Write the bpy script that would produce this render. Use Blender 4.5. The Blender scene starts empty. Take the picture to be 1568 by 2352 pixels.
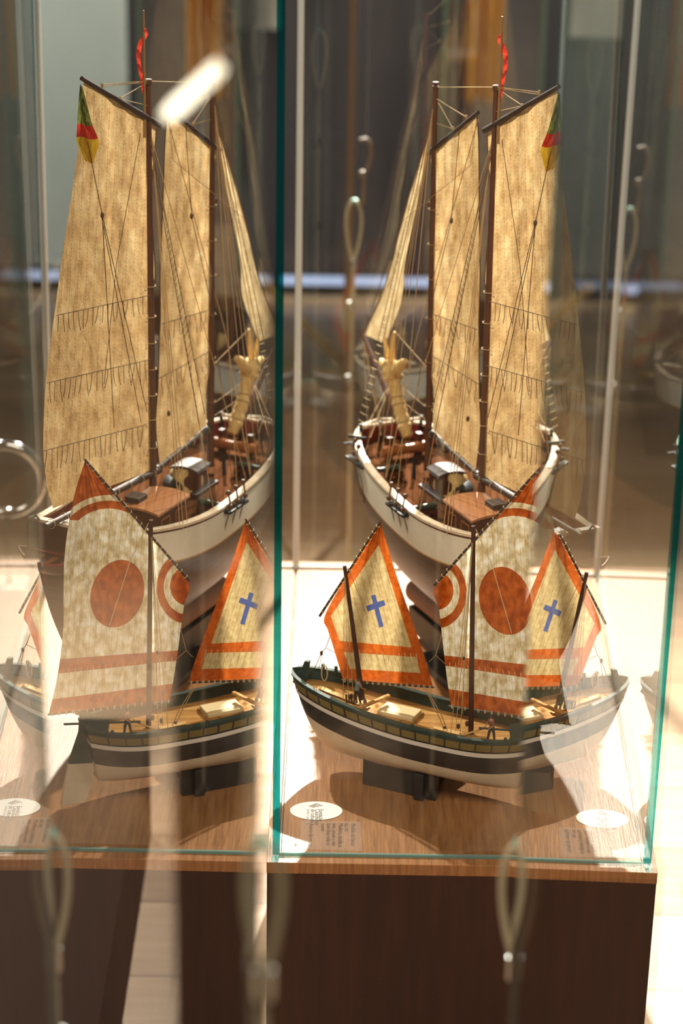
import bpy, bmesh, math, random
import numpy as np
from mathutils import Vector, Matrix
random.seed(7)
S = bpy.context.scene
COL = S.collection
OFF = Vector((0, 0, 0.5))            # top of the display plinth stands half a metre above the floor

# ------------------------------------------------------------------ camera (solved from the case's corners)
FPX = 5813.26
PITCH, YAW, ROLL = 0.37774, 0.00069, 0.01605
CAM = np.array([0.0618, -2.51671, 1.41756])
def _rot():
    cp, sp = math.cos(PITCH), math.sin(PITCH); cy, sy = math.cos(YAW), math.sin(YAW)
    f = np.array([sy*cp, cy*cp, -sp]); r = np.array([cy, -sy, 0.0]); u = np.cross(r, f)
    c, s = math.cos(ROLL), math.sin(ROLL)
    return c*r+s*u, -s*r+c*u, f
CR, CU, CF = _rot()
cd = bpy.data.cameras.new('camera'); cam = bpy.data.objects.new('camera', cd); COL.objects.link(cam)
cd.sensor_fit = 'HORIZONTAL'; cd.sensor_width = 24.0; cd.lens = FPX/1568*24.0
cd.clip_start = 0.02; cd.clip_end = 60
m = Matrix.Identity(4)
for i in range(3):
    m[i][0] = CR[i]; m[i][1] = CU[i]; m[i][2] = -CF[i]; m[i][3] = CAM[i]+OFF[i]
cam.matrix_world = m
cd.dof.use_dof = True; cd.dof.focus_distance = 2.92; cd.dof.aperture_fstop = 3.8
S.camera = cam
S.view_settings.view_transform = 'Standard'; S.view_settings.look = 'None'
S.view_settings.gamma = 1.0; S.view_settings.use_curve_mapping = False
S.view_settings.exposure = 0.0
S.cycles.max_bounces = 14; S.cycles.transparent_max_bounces = 24
S.cycles.glossy_bounces = 6; S.cycles.diffuse_bounces = 3; S.cycles.transmission_bounces = 6
S.cycles.caustics_reflective = False; S.cycles.caustics_refractive = False
S.cycles.sample_clamp_indirect = 4.0

# ------------------------------------------------------------------ world and lamps
W_ = bpy.data.worlds.new('world'); S.world = W_; W_.use_nodes = True
bg = W_.node_tree.nodes['Background']; bg.inputs['Color'].default_value = (1.0, 0.80, 0.58, 1); bg.inputs['Strength'].default_value = 0.06
def spot(name, loc, target, power, angle, blend, radius, color):
    l = bpy.data.lights.new(name, 'SPOT'); o = bpy.data.objects.new(name, l); COL.objects.link(o)
    l.energy = power; l.spot_size = math.radians(angle); l.spot_blend = blend; l.shadow_soft_size = radius; l.color = color
    o.location = Vector(loc)+OFF
    o.rotation_euler = (Vector(target)-Vector(loc)).to_track_quat('-Z', 'Y').to_euler(); return o
def area(name, loc, target, power, sx, sy, color):
    l = bpy.data.lights.new(name, 'AREA'); o = bpy.data.objects.new(name, l); COL.objects.link(o)
    l.shape = 'RECTANGLE'; l.size = sx; l.size_y = sy; l.energy = power; l.color = color
    o.location = Vector(loc)+OFF
    o.rotation_euler = (Vector(target)-Vector(loc)).to_track_quat('-Z', 'Y').to_euler(); return o
WARM = (1.0, 0.87, 0.72); KEY = (1.0, 0.92, 0.82)
spot('spotlight_back', (0.40, 3.15, 2.25), (0.2, 0.5, -0.1), 2700, 62, 1.0, 0.03, KEY)
spot('spotlight_back_left', (-1.25, 2.6, 2.9), (0.05, 0.25, 0.0), 1350, 40, 0.7, 0.03, KEY)
area('fill_light_front', (0.2, -1.6, 2.2), (0.2, 0.3, 0.2), 52, 1.4, 0.8, WARM)  # soft fill added for the camera-facing sides, no visible fixture
area('fill_light_left', (-2.2, -0.6, 1.6), (0.2, 0.4, 0.1), 26, 0.8, 0.8, WARM)  # second added fill from the left, not a fixture of the room
spot('banner_fill', (0.9, 2.2, 2.4), (0.27, 3.7, 0.2), 500, 16, 0.6, 0.05, WARM)  # extra lamp added only to brighten the yellow banner
spot('grey_wall_fill', (1.9, 2.4, 2.3), (1.5, 3.9, 1.0), 460, 62, 0.8, 0.05, (.94, 1.0, .97))  # added lamp that lifts the grey wall, source unseen

# ------------------------------------------------------------------ photo-to-place helpers: a ray through a pixel met with a real plane
def ray(x, y): return CF+(x-784)/FPX*CR-(y-1176)/FPX*CU
def UZ(x, y, z):
    d = ray(x, y); return CAM+d*(z-CAM[2])/d[2]
def UY(x, y, Y):
    d = ray(x, y); return CAM+d*(Y-CAM[1])/d[1]

# ------------------------------------------------------------------ materials
class NB:
    def __init__(s, nt): s.nt = nt
    def n(s, t, **kw):
        o = s.nt.nodes.new(t)
        for k, v in kw.items(): setattr(o, k, v)
        return o
    def set(s, sock, v):
        if hasattr(v, 'is_output'): s.nt.links.new(v, sock)
        elif v is not None: sock.default_value = v
    def m(s, op, a, b=0.0, c=None):
        o = s.n('ShaderNodeMath', operation=op); s.set(o.inputs[0], a); s.set(o.inputs[1], b)
        if c is not None: s.set(o.inputs[2], c)
        return o.outputs[0]
    def add(s, a, b): return s.m('ADD', a, b)
    def sub(s, a, b): return s.m('SUBTRACT', a, b)
    def mul(s, a, b): return s.m('MULTIPLY', a, b)
    def lt(s, a, b): return s.m('LESS_THAN', a, b)
    def gt(s, a, b): return s.m('GREATER_THAN', a, b)
    def mn(s, a, b): return s.m('MINIMUM', a, b)
    def mx(s, a, b): return s.m('MAXIMUM', a, b)
    def mix(s, f, a, b):
        o = s.n('ShaderNodeMix', data_type='RGBA')
        s.set(o.inputs[0], f); s.set(o.inputs[6], c4(a)); s.set(o.inputs[7], c4(b)); return o.outputs[2]
    def noise(s, vec, scale, detail=3, rough=.5, mapscale=None):
        if mapscale is not None:
            mp = s.n('ShaderNodeMapping'); mp.inputs['Scale'].default_value = mapscale; s.set(mp.inputs['Vector'], vec); vec = mp.outputs[0]
        o = s.n('ShaderNodeTexNoise'); o.inputs['Scale'].default_value = scale; o.inputs['Detail'].default_value = detail; o.inputs['Roughness'].default_value = rough
        s.set(o.inputs['Vector'], vec); return o.outputs['Fac']
    def ramp(s, f, stops):
        o = s.n('ShaderNodeValToRGB'); e = o.color_ramp.elements
        while len(e) < len(stops): e.new(.5)
        for el, (p, c) in zip(e, stops): el.position = p; el.color = c4(c)
        s.set(o.inputs[0], f); return o.outputs[0]
def c4(c):
    if hasattr(c, 'is_output'): return c
    return (c[0], c[1], c[2], 1.0)
def rgb(r, g, b):
    f = lambda v: (v/255/12.92 if v/255 <= .04045 else ((v/255+.055)/1.055)**2.4)
    return (f(r), f(g), f(b))
def newmat(name):
    mt = bpy.data.materials.new(name); mt.use_nodes = True
    nb = NB(mt.node_tree); return mt, nb, mt.node_tree.nodes['Principled BSDF']
def coord(nb, kind='Object'): return nb.n('ShaderNodeTexCoord').outputs[kind]
def pbr(name, c, rough=.5, metal=0.0, c2=None, scale=40, mapscale=(1, 1, 1), bump=0.0, bscale=None, spec=.5, coat=0.0):
    mt, nb, b = newmat(name)
    b.inputs['Roughness'].default_value = rough; b.inputs['Metallic'].default_value = metal
    b.inputs['Specular IOR Level'].default_value = spec; b.inputs['Coat Weight'].default_value = coat
    if c2 is None and not bump:
        b.inputs['Base Color'].default_value = c4(c); return mt
    co = coord(nb); f = nb.noise(co, scale, 5, .6, mapscale)
    nb.set(b.inputs['Base Color'], nb.ramp(f, [(.32, c), (.68, c2 or c)]))
    if bump:
        f2 = nb.noise(co, bscale or scale, 4, .6, mapscale)
        bp = nb.n('ShaderNodeBump'); bp.inputs['Strength'].default_value = bump; bp.inputs['Distance'].default_value = .001
        nb.set(bp.inputs['Height'], f2); nb.set(b.inputs['Normal'], bp.outputs[0])
    return mt
def emit(name, c, st):
    mt = bpy.data.materials.new(name); mt.use_nodes = True; nt = mt.node_tree; nt.nodes.clear()
    e = nt.nodes.new('ShaderNodeEmission'); e.inputs[0].default_value = c4(c); e.inputs[1].default_value = st
    o = nt.nodes.new('ShaderNodeOutputMaterial'); nt.links.new(e.outputs[0], o.inputs[0]); return mt
def glass_pane(name, tint=(.97, .985, .975), sheets=1):
    mt = bpy.data.materials.new(name); mt.use_nodes = True; nt = mt.node_tree; nt.nodes.clear(); nb = NB(nt)
    g = nb.n('ShaderNodeNewGeometry')
    dt = nb.n('ShaderNodeVectorMath', operation='DOT_PRODUCT'); nb.set(dt.inputs[0], g.outputs['Normal']); nb.set(dt.inputs[1], g.outputs['Incoming'])
    c = nb.m('ABSOLUTE', dt.outputs['Value']); n2 = 1.52**2
    s = nb.m('SQRT', nb.add(nb.mul(c, c), n2-1))
    rs = nb.m('POWER', nb.m('DIVIDE', nb.sub(c, s), nb.add(c, s)), 2.0)
    nc = nb.mul(c, n2)
    rp = nb.m('POWER', nb.m('DIVIDE', nb.sub(nc, s), nb.add(nc, s)), 2.0)
    r = nb.mul(nb.add(rs, rp), .5); r2 = nb.m('DIVIDE', nb.mul(r, 2.0*sheets), nb.add(nb.mul(r, 2.0*sheets-1), 1.0))
    f = nb.mul(r2, nb.sub(1.0, g.outputs['Backfacing']))
    tr = nb.n('ShaderNodeBsdfTransparent'); tr.inputs[0].default_value = c4(tint)
    gl = nb.n('ShaderNodeBsdfGlossy'); gl.inputs['Roughness'].default_value = 0.0; gl.inputs['Color'].default_value = (1, 1, 1, 1)
    mx = nb.n('ShaderNodeMixShader'); nb.set(mx.inputs[0], f); nt.links.new(tr.outputs[0], mx.inputs[1]); nt.links.new(gl.outputs[0], mx.inputs[2])
    o = nb.n('ShaderNodeOutputMaterial'); nt.links.new(mx.outputs[0], o.inputs[0]); return mt
def glass_edge(name, tint, dif, k):
    mt = bpy.data.materials.new(name); mt.use_nodes = True; nt = mt.node_tree; nt.nodes.clear(); nb = NB(nt)
    tr = nb.n('ShaderNodeBsdfTransparent'); tr.inputs[0].default_value = c4(tint)
    df = nb.n('ShaderNodeBsdfPrincipled'); df.inputs['Base Color'].default_value = c4(dif); df.inputs['Roughness'].default_value = .08
    mx = nb.n('ShaderNodeMixShader'); mx.inputs[0].default_value = k; nt.links.new(tr.outputs[0], mx.inputs[1]); nt.links.new(df.outputs[0], mx.inputs[2])
    o = nb.n('ShaderNodeOutputMaterial'); nt.links.new(mx.outputs[0], o.inputs[0]); return mt
def cloth(name, colfn, transl=.5, bump=.35, bscale=120):
    """woven sailcloth: half diffuse, half translucent; colfn(nb, u, v, co) gives the printed colour"""
    mt = bpy.data.materials.new(name); mt.use_nodes = True; nt = mt.node_tree; nt.nodes.clear(); nb = NB(nt)
    uv = coord(nb, 'UV'); sp = nb.n('ShaderNodeSeparateXYZ'); nb.set(sp.inputs[0], uv)
    co = coord(nb); col = colfn(nb, sp.outputs[0], sp.outputs[1], co)
    bp = nb.n('ShaderNodeBump'); bp.inputs['Strength'].default_value = bump; bp.inputs['Distance'].default_value = .002
    nb.set(bp.inputs['Height'], nb.noise(co, bscale, 3, .55))
    d = nb.n('ShaderNodeBsdfDiffuse'); t = nb.n('ShaderNodeBsdfTranslucent')
    for q in (d, t): nb.set(q.inputs['Color'], col); nb.set(q.inputs['Normal'], bp.outputs[0])
    mx = nb.n('ShaderNodeMixShader'); mx.inputs[0].default_value = transl; nt.links.new(d.outputs[0], mx.inputs[1]); nt.links.new(t.outputs[0], mx.inputs[2])
    o = nb.n('ShaderNodeOutputMaterial'); nt.links.new(mx.outputs[0], o.inputs[0]); return mt

# masks in the cloth's own UV (one unit = 1000 drawing units)
def poly(nb, u, v, pts):
    r = None; n = len(pts)
    ar = sum(pts[i][0]*pts[(i+1) % n][1]-pts[(i+1) % n][0]*pts[i][1] for i in range(n))
    sg = 1 if ar > 0 else -1
    for i in range(n):
        (x0, y0), (x1, y1) = [(a/1000, b/1000) for a, b in (pts[i], pts[(i+1) % n])]
        dx, dy = (x1-x0)*sg, (y1-y0)*sg
        e = nb.gt(nb.sub(nb.mul(nb.sub(v, y0), dx), nb.mul(nb.sub(u, x0), dy)), 0.0)
        r = e if r is None else nb.mn(r, e)
    return r
def ell(nb, u, v, cx, cy, rx, ry, shear=0.0):
    yy = nb.sub(v, cy/1000); xx = nb.sub(nb.sub(u, cx/1000), nb.mul(yy, shear))
    a = nb.m('DIVIDE', xx, rx/1000); b = nb.m('DIVIDE', yy, ry/1000)
    return nb.lt(nb.add(nb.mul(a, a), nb.mul(b, b)), 1.0)
def seg(nb, u, v, a, b, w):
    dx, dy = b[0]-a[0], b[1]-a[1]; L = math.hypot(dx, dy); nx, ny = -dy/L*w, dx/L*w
    return poly(nb, u, v, [(a[0]+nx, a[1]+ny), (b[0]+nx, b[1]+ny), (b[0]-nx, b[1]-ny), (a[0]-nx, a[1]-ny)])
def seams(nb, u, v, period, slant, width, dash):
    x = nb.sub(u, nb.mul(v, slant)); fr = nb.m('FRACT', nb.m('DIVIDE', x, period/1000))
    line = nb.lt(nb.m('ABSOLUTE', nb.sub(fr, .5)), width/period/2)
    if dash: line = nb.mul(line, nb.gt(nb.m('FRACT', nb.m('DIVIDE', v, dash/1000)), .35))
    return line
ORANGE, ORANGE2 = rgb(156, 66, 18), rgb(194, 96, 34)
CREAM, CREAM2 = rgb(222, 202, 158), rgb(240, 228, 196)
def fore_boat_sail(nb, u, v, co):
    n = nb.noise(co, 160, 3, .6)
    cr = nb.ramp(n, [(.3, rgb(172, 143, 94)), (.7, rgb(200, 178, 130))]); og = nb.ramp(n, [(.3, ORANGE), (.7, ORANGE2)])
    cr = nb.mix(nb.mul(seams(nb, u, v, 15, .27, 1.6, 0), .45), cr, rgb(120, 84, 40))
    inner = nb.mx(poly(nb, u, v, [(870, 1250), (760, 1415), (779, 1472), (945, 1487)]), poly(nb, u, v, [(790, 1498), (955, 1509), (966, 1546), (803, 1536)]))
    col = nb.mix(inner, og, cr)
    cross = nb.mx(seg(nb, u, v, (856.7, 1367), (875.5, 1440), 5.2), seg(nb, u, v, (842, 1398.5), (883, 1384), 6.5))
    return nb.mix(cross, col, rgb(72, 82, 128))
def main_boat_sail(nb, u, v, co):
    n = nb.noise(co, 130, 2, .5, (1, 1, .6))
    cr = nb.ramp(n, [(.34, rgb(200, 178, 134)), (.5, rgb(230, 214, 178)), (.68, rgb(252, 246, 230))]); og = nb.ramp(n, [(.36, rgb(150, 62, 14)), (.64, ORANGE2)])
    cr = nb.mix(nb.mul(seams(nb, u, v, 12.5, .06, 1.5, 0), .35), cr, rgb(130, 98, 56))
    k = ell(nb, u, v, 1160, 1380, 60, 78, .12)
    k = nb.mx(k, nb.sub(ell(nb, u, v, 1003, 1360, 68, 83), ell(nb, u, v, 1003, 1360, 52, 62)))
    k = nb.mx(k, ell(nb, u, v, 1003, 1357, 38, 44))
    st = nb.mn(nb.gt(v, nb.add(nb.mul(nb.sub(u, 1.021), .1126), 1.5055)), nb.lt(v, nb.add(nb.mul(nb.sub(u, 1.0235), .15), 1.529)))
    k = nb.mx(k, st); k = nb.mx(k, nb.gt(v, nb.add(nb.mul(nb.sub(u, 1.033), .17), 1.583)))
    top = nb.lt(v, 1.215)
    a = nb.sub(ell(nb, u, v, 1180, 1285, 118, 118), ell(nb, u, v, 1180, 1285, 100, 100))
    a = nb.mx(a, nb.sub(1.0, ell(nb, u, v, 1180, 1285, 131, 131)))
    k = nb.mx(k, nb.mul(a, top))
    return nb.mix(k, cr, og)
def parchment(period, slant):
    def fn(nb, u, v, co):
        n = nb.noise(co, 34, 5, .65); n2 = nb.noise(co, 170, 3, .6)
        c = nb.ramp(n, [(.3, rgb(164, 126, 82)), (.5, rgb(192, 156, 108)), (.72, rgb(214, 184, 136))])
        c = nb.mix(nb.mul(nb.gt(n2, .66), .35), c, rgb(150, 106, 60))
        return nb.mix(nb.mul(seams(nb, u, v, period, slant, 1.5, 9), .55), c, rgb(112, 76, 38))
    return fn

def plank_wood(name, c1, c2, gap, plank, axis, rough, coat=0.0, bump=.1, gs=1.0, grain=60, spec=.5):
    """boards of width `plank` counted along axis, thin dark joints"""
    mt, nb, b = newmat(name); co = coord(nb); sp = nb.n('ShaderNodeSeparateXYZ'); nb.set(sp.inputs[0], co)
    a = sp.outputs[axis]; idx = nb.m('FLOOR', nb.m('DIVIDE', a, plank)); fr = nb.m('FRACT', nb.m('DIVIDE', a, plank))
    ms = [1, 1, 1]; ms[axis] = 9
    wn = nb.n('ShaderNodeTexWhiteNoise', noise_dimensions='1D'); nb.set(wn.inputs['W'], idx)
    f = nb.noise(co, grain, 4, .6, ms)
    f = nb.add(nb.mul(f, .7), nb.mul(wn.outputs['Value'], .3))
    col = nb.ramp(f, [(.3, c1), (.7, c2)])
    j = nb.lt(fr, gs/1000/plank); col = nb.mix(j, col, gap)
    nb.set(b.inputs['Base Color'], col); b.inputs['Roughness'].default_value = rough; b.inputs['Coat Weight'].default_value = coat
    b.inputs['Specular IOR Level'].default_value = spec
    bp = nb.n('ShaderNodeBump'); bp.inputs['Strength'].default_value = bump; bp.inputs['Distance'].default_value = .001
    nb.set(bp.inputs['Height'], nb.sub(f, j)); nb.set(b.inputs['Normal'], bp.outputs[0]); return mt

M = {}
M['floor'] = plank_wood('floor_boards', rgb(148, 121, 96), rgb(186, 159, 130), rgb(50, 34, 24), .203, 1, .33, bump=.15, gs=3.0, grain=6)
M['veneer'] = pbr('oak_veneer', rgb(124, 80, 44), .36, c2=rgb(162, 112, 68), scale=14, mapscale=(11, .8, 1), bump=.5, bscale=30)
M['plinth_front'] = pbr('dark_red_wood', rgb(42, 17, 8), .55, c2=rgb(56, 25, 13), scale=10, mapscale=(9, 9, .6), bump=.1)
M['plinth_edge'] = pbr('pale_edge_band', rgb(176, 134, 92), .4, c2=rgb(200, 160, 116), scale=18, mapscale=(.6, 8, 8))
M['wall_dark'] = pbr('dark_wall', rgb(34, 32, 39), .6, c2=rgb(52, 48, 55), scale=2.2, mapscale=(3, 1, .4))
M['wall_grey'] = pbr('grey_wall', rgb(196, 202, 196), .8, c2=rgb(208, 212, 204), scale=2)
M['glass'] = glass_pane('clear_glass'); M['glass2'] = glass_pane('double_glazing', sheets=1.1); M['glass3'] = glass_pane('thick_glazing', sheets=1.6)
M['glass_edge'] = glass_edge('teal_glass_edge', (.02, .34, .37), (.03, .36, .38), .05)
M['glass_base'] = glass_edge('green_glass_bottom_edge', (.45, .62, .58), (.35, .5, .45), .4)
M['silicone'] = pbr('clear_silicone', (.8, .8, .8), .12, spec=1.0)
M['matte_dark'] = pbr('matte_dark_laminate', rgb(30, 24, 20), .95, spec=.05)
M['black_wood'] = pbr('black_painted_wood', rgb(34, 31, 30), .45, c2=rgb(42, 38, 36), scale=30)
M['saddle'] = pbr('brown_felt', rgb(146, 108, 90), .85, c2=rgb(158, 120, 100), scale=60)
M['white_paint'] = pbr('white_hull_paint', rgb(226, 220, 206), .35, c2=rgb(212, 204, 186), scale=22)
M['gold'] = pbr('gold_line', rgb(180, 132, 60), .4)
M['hull_brown'] = pbr('brown_hull_wood', rgb(60, 35, 20), .42, c2=rgb(82, 53, 34), scale=26, mapscale=(1, 1, 8), bump=.15)
M['rail_white'] = pbr('white_rail', rgb(224, 208, 186), .22, c2=rgb(200, 176, 146), scale=70)
M['red_paint'] = pbr('red_bulwark_paint', rgb(128, 28, 18), .4)
M['mast'] = pbr('mast_wood', rgb(72, 38, 20), .75, c2=rgb(98, 56, 30), scale=30, mapscale=(4, 4, .4))
M['topmast'] = pbr('topmast_wood', rgb(148, 112, 70), .45)
M['spar'] = pbr('dark_spar_wood', rgb(48, 30, 24), .55, c2=rgb(64, 42, 32), scale=40)
M['boat_mast'] = pbr('boat_mast_wood', rgb(64, 32, 20), .85, spec=.2)
M['rope'] = pbr('tan_rope', rgb(170, 136, 92), .8)
M['rope_dark'] = pbr('tarred_rope', rgb(90, 62, 40), .8)
M['rope_light'] = pbr('pale_rope', rgb(212, 186, 140), .8)
M['block'] = pbr('block_wood', rgb(84, 52, 30), .5)
M['ironwork'] = pbr('black_iron', rgb(30, 28, 28), .6, spec=.3)
M['green_iron'] = pbr('dark_green_gun', rgb(44, 54, 44), .3)
M['chrome'] = pbr('bright_metal', (.9, .88, .84), .12, metal=1.0)
M['steel'] = pbr('brushed_steel', (.5, .49, .46), .35, metal=1.0)
M['schooner_deck'] = plank_wood('schooner_deck', rgb(70, 41, 25), rgb(94, 59, 38), rgb(38, 20, 12), .0085, 0, .8, grain=30, gs=.7, spec=0.0)
M['boat_deck'] = plank_wood('boat_deck', rgb(160, 112, 58), rgb(192, 144, 84), rgb(96, 60, 28), .011, 1, .7, grain=40, gs=.6, spec=.08)
M['light_plank'] = pbr('pale_plank', rgb(196, 156, 94), .8, c2=rgb(188, 146, 86), scale=40, mapscale=(1, 5, 1))
M['hatch_cream'] = pbr('cream_lid', rgb(214, 190, 146), .8, c2=rgb(216, 188, 142), scale=40)
M['house_dark'] = pbr('dark_cabin_wood', rgb(66, 32, 20), .35, c2=rgb(80, 42, 26), scale=40)
M['house_roof'] = plank_wood('cabin_roof', rgb(152, 96, 60), rgb(182, 126, 84), rgb(100, 58, 34), .010, 0, .28, grain=30, gs=.5)
M['panel'] = pbr('cabin_panel', rgb(150, 86, 42), .4)
M['straw'] = pbr('straw_rope', rgb(228, 196, 130), .8, c2=rgb(190, 152, 86), scale=300)
M['canvas_yellow'] = pbr('yellow_canvas', rgb(204, 160, 92), .7, c2=rgb(226, 190, 128), scale=60, bump=.4)
M['boat_black'] = pbr('black_boat_paint', rgb(40, 34, 33), .42, c2=rgb(46, 39, 37), scale=50)
M['boat_bottom'] = pbr('pale_boot_paint', rgb(226, 204, 178), .5, c2=rgb(212, 188, 160), scale=40)
M['boat_stripe'] = pbr('white_stripe_paint', rgb(214, 202, 192), .45)
M['boat_yellow'] = pbr('ochre_paint', rgb(112, 92, 46), .5)
M['boat_green'] = pbr('dark_green_paint', rgb(38, 52, 44), .75, c2=rgb(46, 62, 54), scale=60)
M['label_white'] = pbr('white_card', rgb(238, 232, 224), .5)
M['print_grey'] = pbr('grey_print', rgb(92, 86, 84), .7)
M['print_light'] = pbr('light_grey_print', rgb(170, 162, 164), .7)
M['print_red'] = pbr('red_print', rgb(190, 80, 84), .7)
M['print_brown'] = pbr('brown_print', rgb(84, 56, 34), .7)
M['pennant_red'] = cloth('red_silk', lambda nb, u, v, co: nb.ramp(nb.noise(co, 80), [(.3, rgb(168, 40, 28)), (.7, rgb(200, 66, 48))]), .4, .2)
M['flag_yellow'] = cloth('yellow_silk', lambda nb, u, v, co: nb.ramp(nb.noise(co, 80), [(.3, rgb(190, 150, 36)), (.7, rgb(214, 176, 60))]), .4, .2)
M['flag_green'] = cloth('green_silk', lambda nb, u, v, co: nb.ramp(nb.noise(co, 80), [(.3, rgb(86, 92, 40)), (.7, rgb(110, 114, 54))]), .4, .2)
M['sail_main'] = cloth('mainsail_canvas', parchment(17, .02), .55, .9, 90)
M['sail_fore'] = cloth('foresail_canvas', parchment(16, .015), .45, .9, 90)
M['sail_jib'] = cloth('jib_canvas', lambda nb, u, v, co: nb.ramp(nb.noise(co, 60, 4), [(.3, rgb(186, 156, 112)), (.7, rgb(222, 196, 152))]), .4, .4, 90)
M['sail_boat_fore'] = cloth('boat_foresail_cloth', fore_boat_sail, .42, .3, 220)
M['sail_boat_main'] = cloth('boat_mainsail_cloth', main_boat_sail, .5, .7, 150)
M['skin'] = pbr('figure_skin', rgb(168, 118, 84), .6); M['shirt_red'] = pbr('figure_shirt', rgb(120, 60, 40), .7)
M['shirt_grey'] = pbr('figure_grey_shirt', rgb(120, 116, 112), .7); M['trousers'] = pbr('figure_trousers', rgb(34, 28, 30), .7)
M['yellow_panel'] = pbr('yellow_banner_cloth', rgb(222, 160, 4), .6, c2=rgb(198, 138, 4), scale=6)
M['pole_pale'] = pbr('pale_wood_pole', rgb(196, 170, 122), .5)
M['pole_brown'] = pbr('brown_pole', rgb(110, 88, 72), .5)
M['cable'] = pbr('plastic_coated_cable', rgb(166, 152, 124), .6)
M['cable_teal'] = pbr('teal_sleeve', rgb(70, 150, 130), .4)
M['led'] = emit('strip_light', (.62, .70, 1.0), 1.1)
M['lamp'] = emit('warm_reflection_glow', (1.0, .88, .66), 14.0)  # emission imitating the blurred reflection of a lamp
M['pedestal'] = pbr('dark_grey_pedestal', rgb(74, 74, 64), .6)

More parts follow.
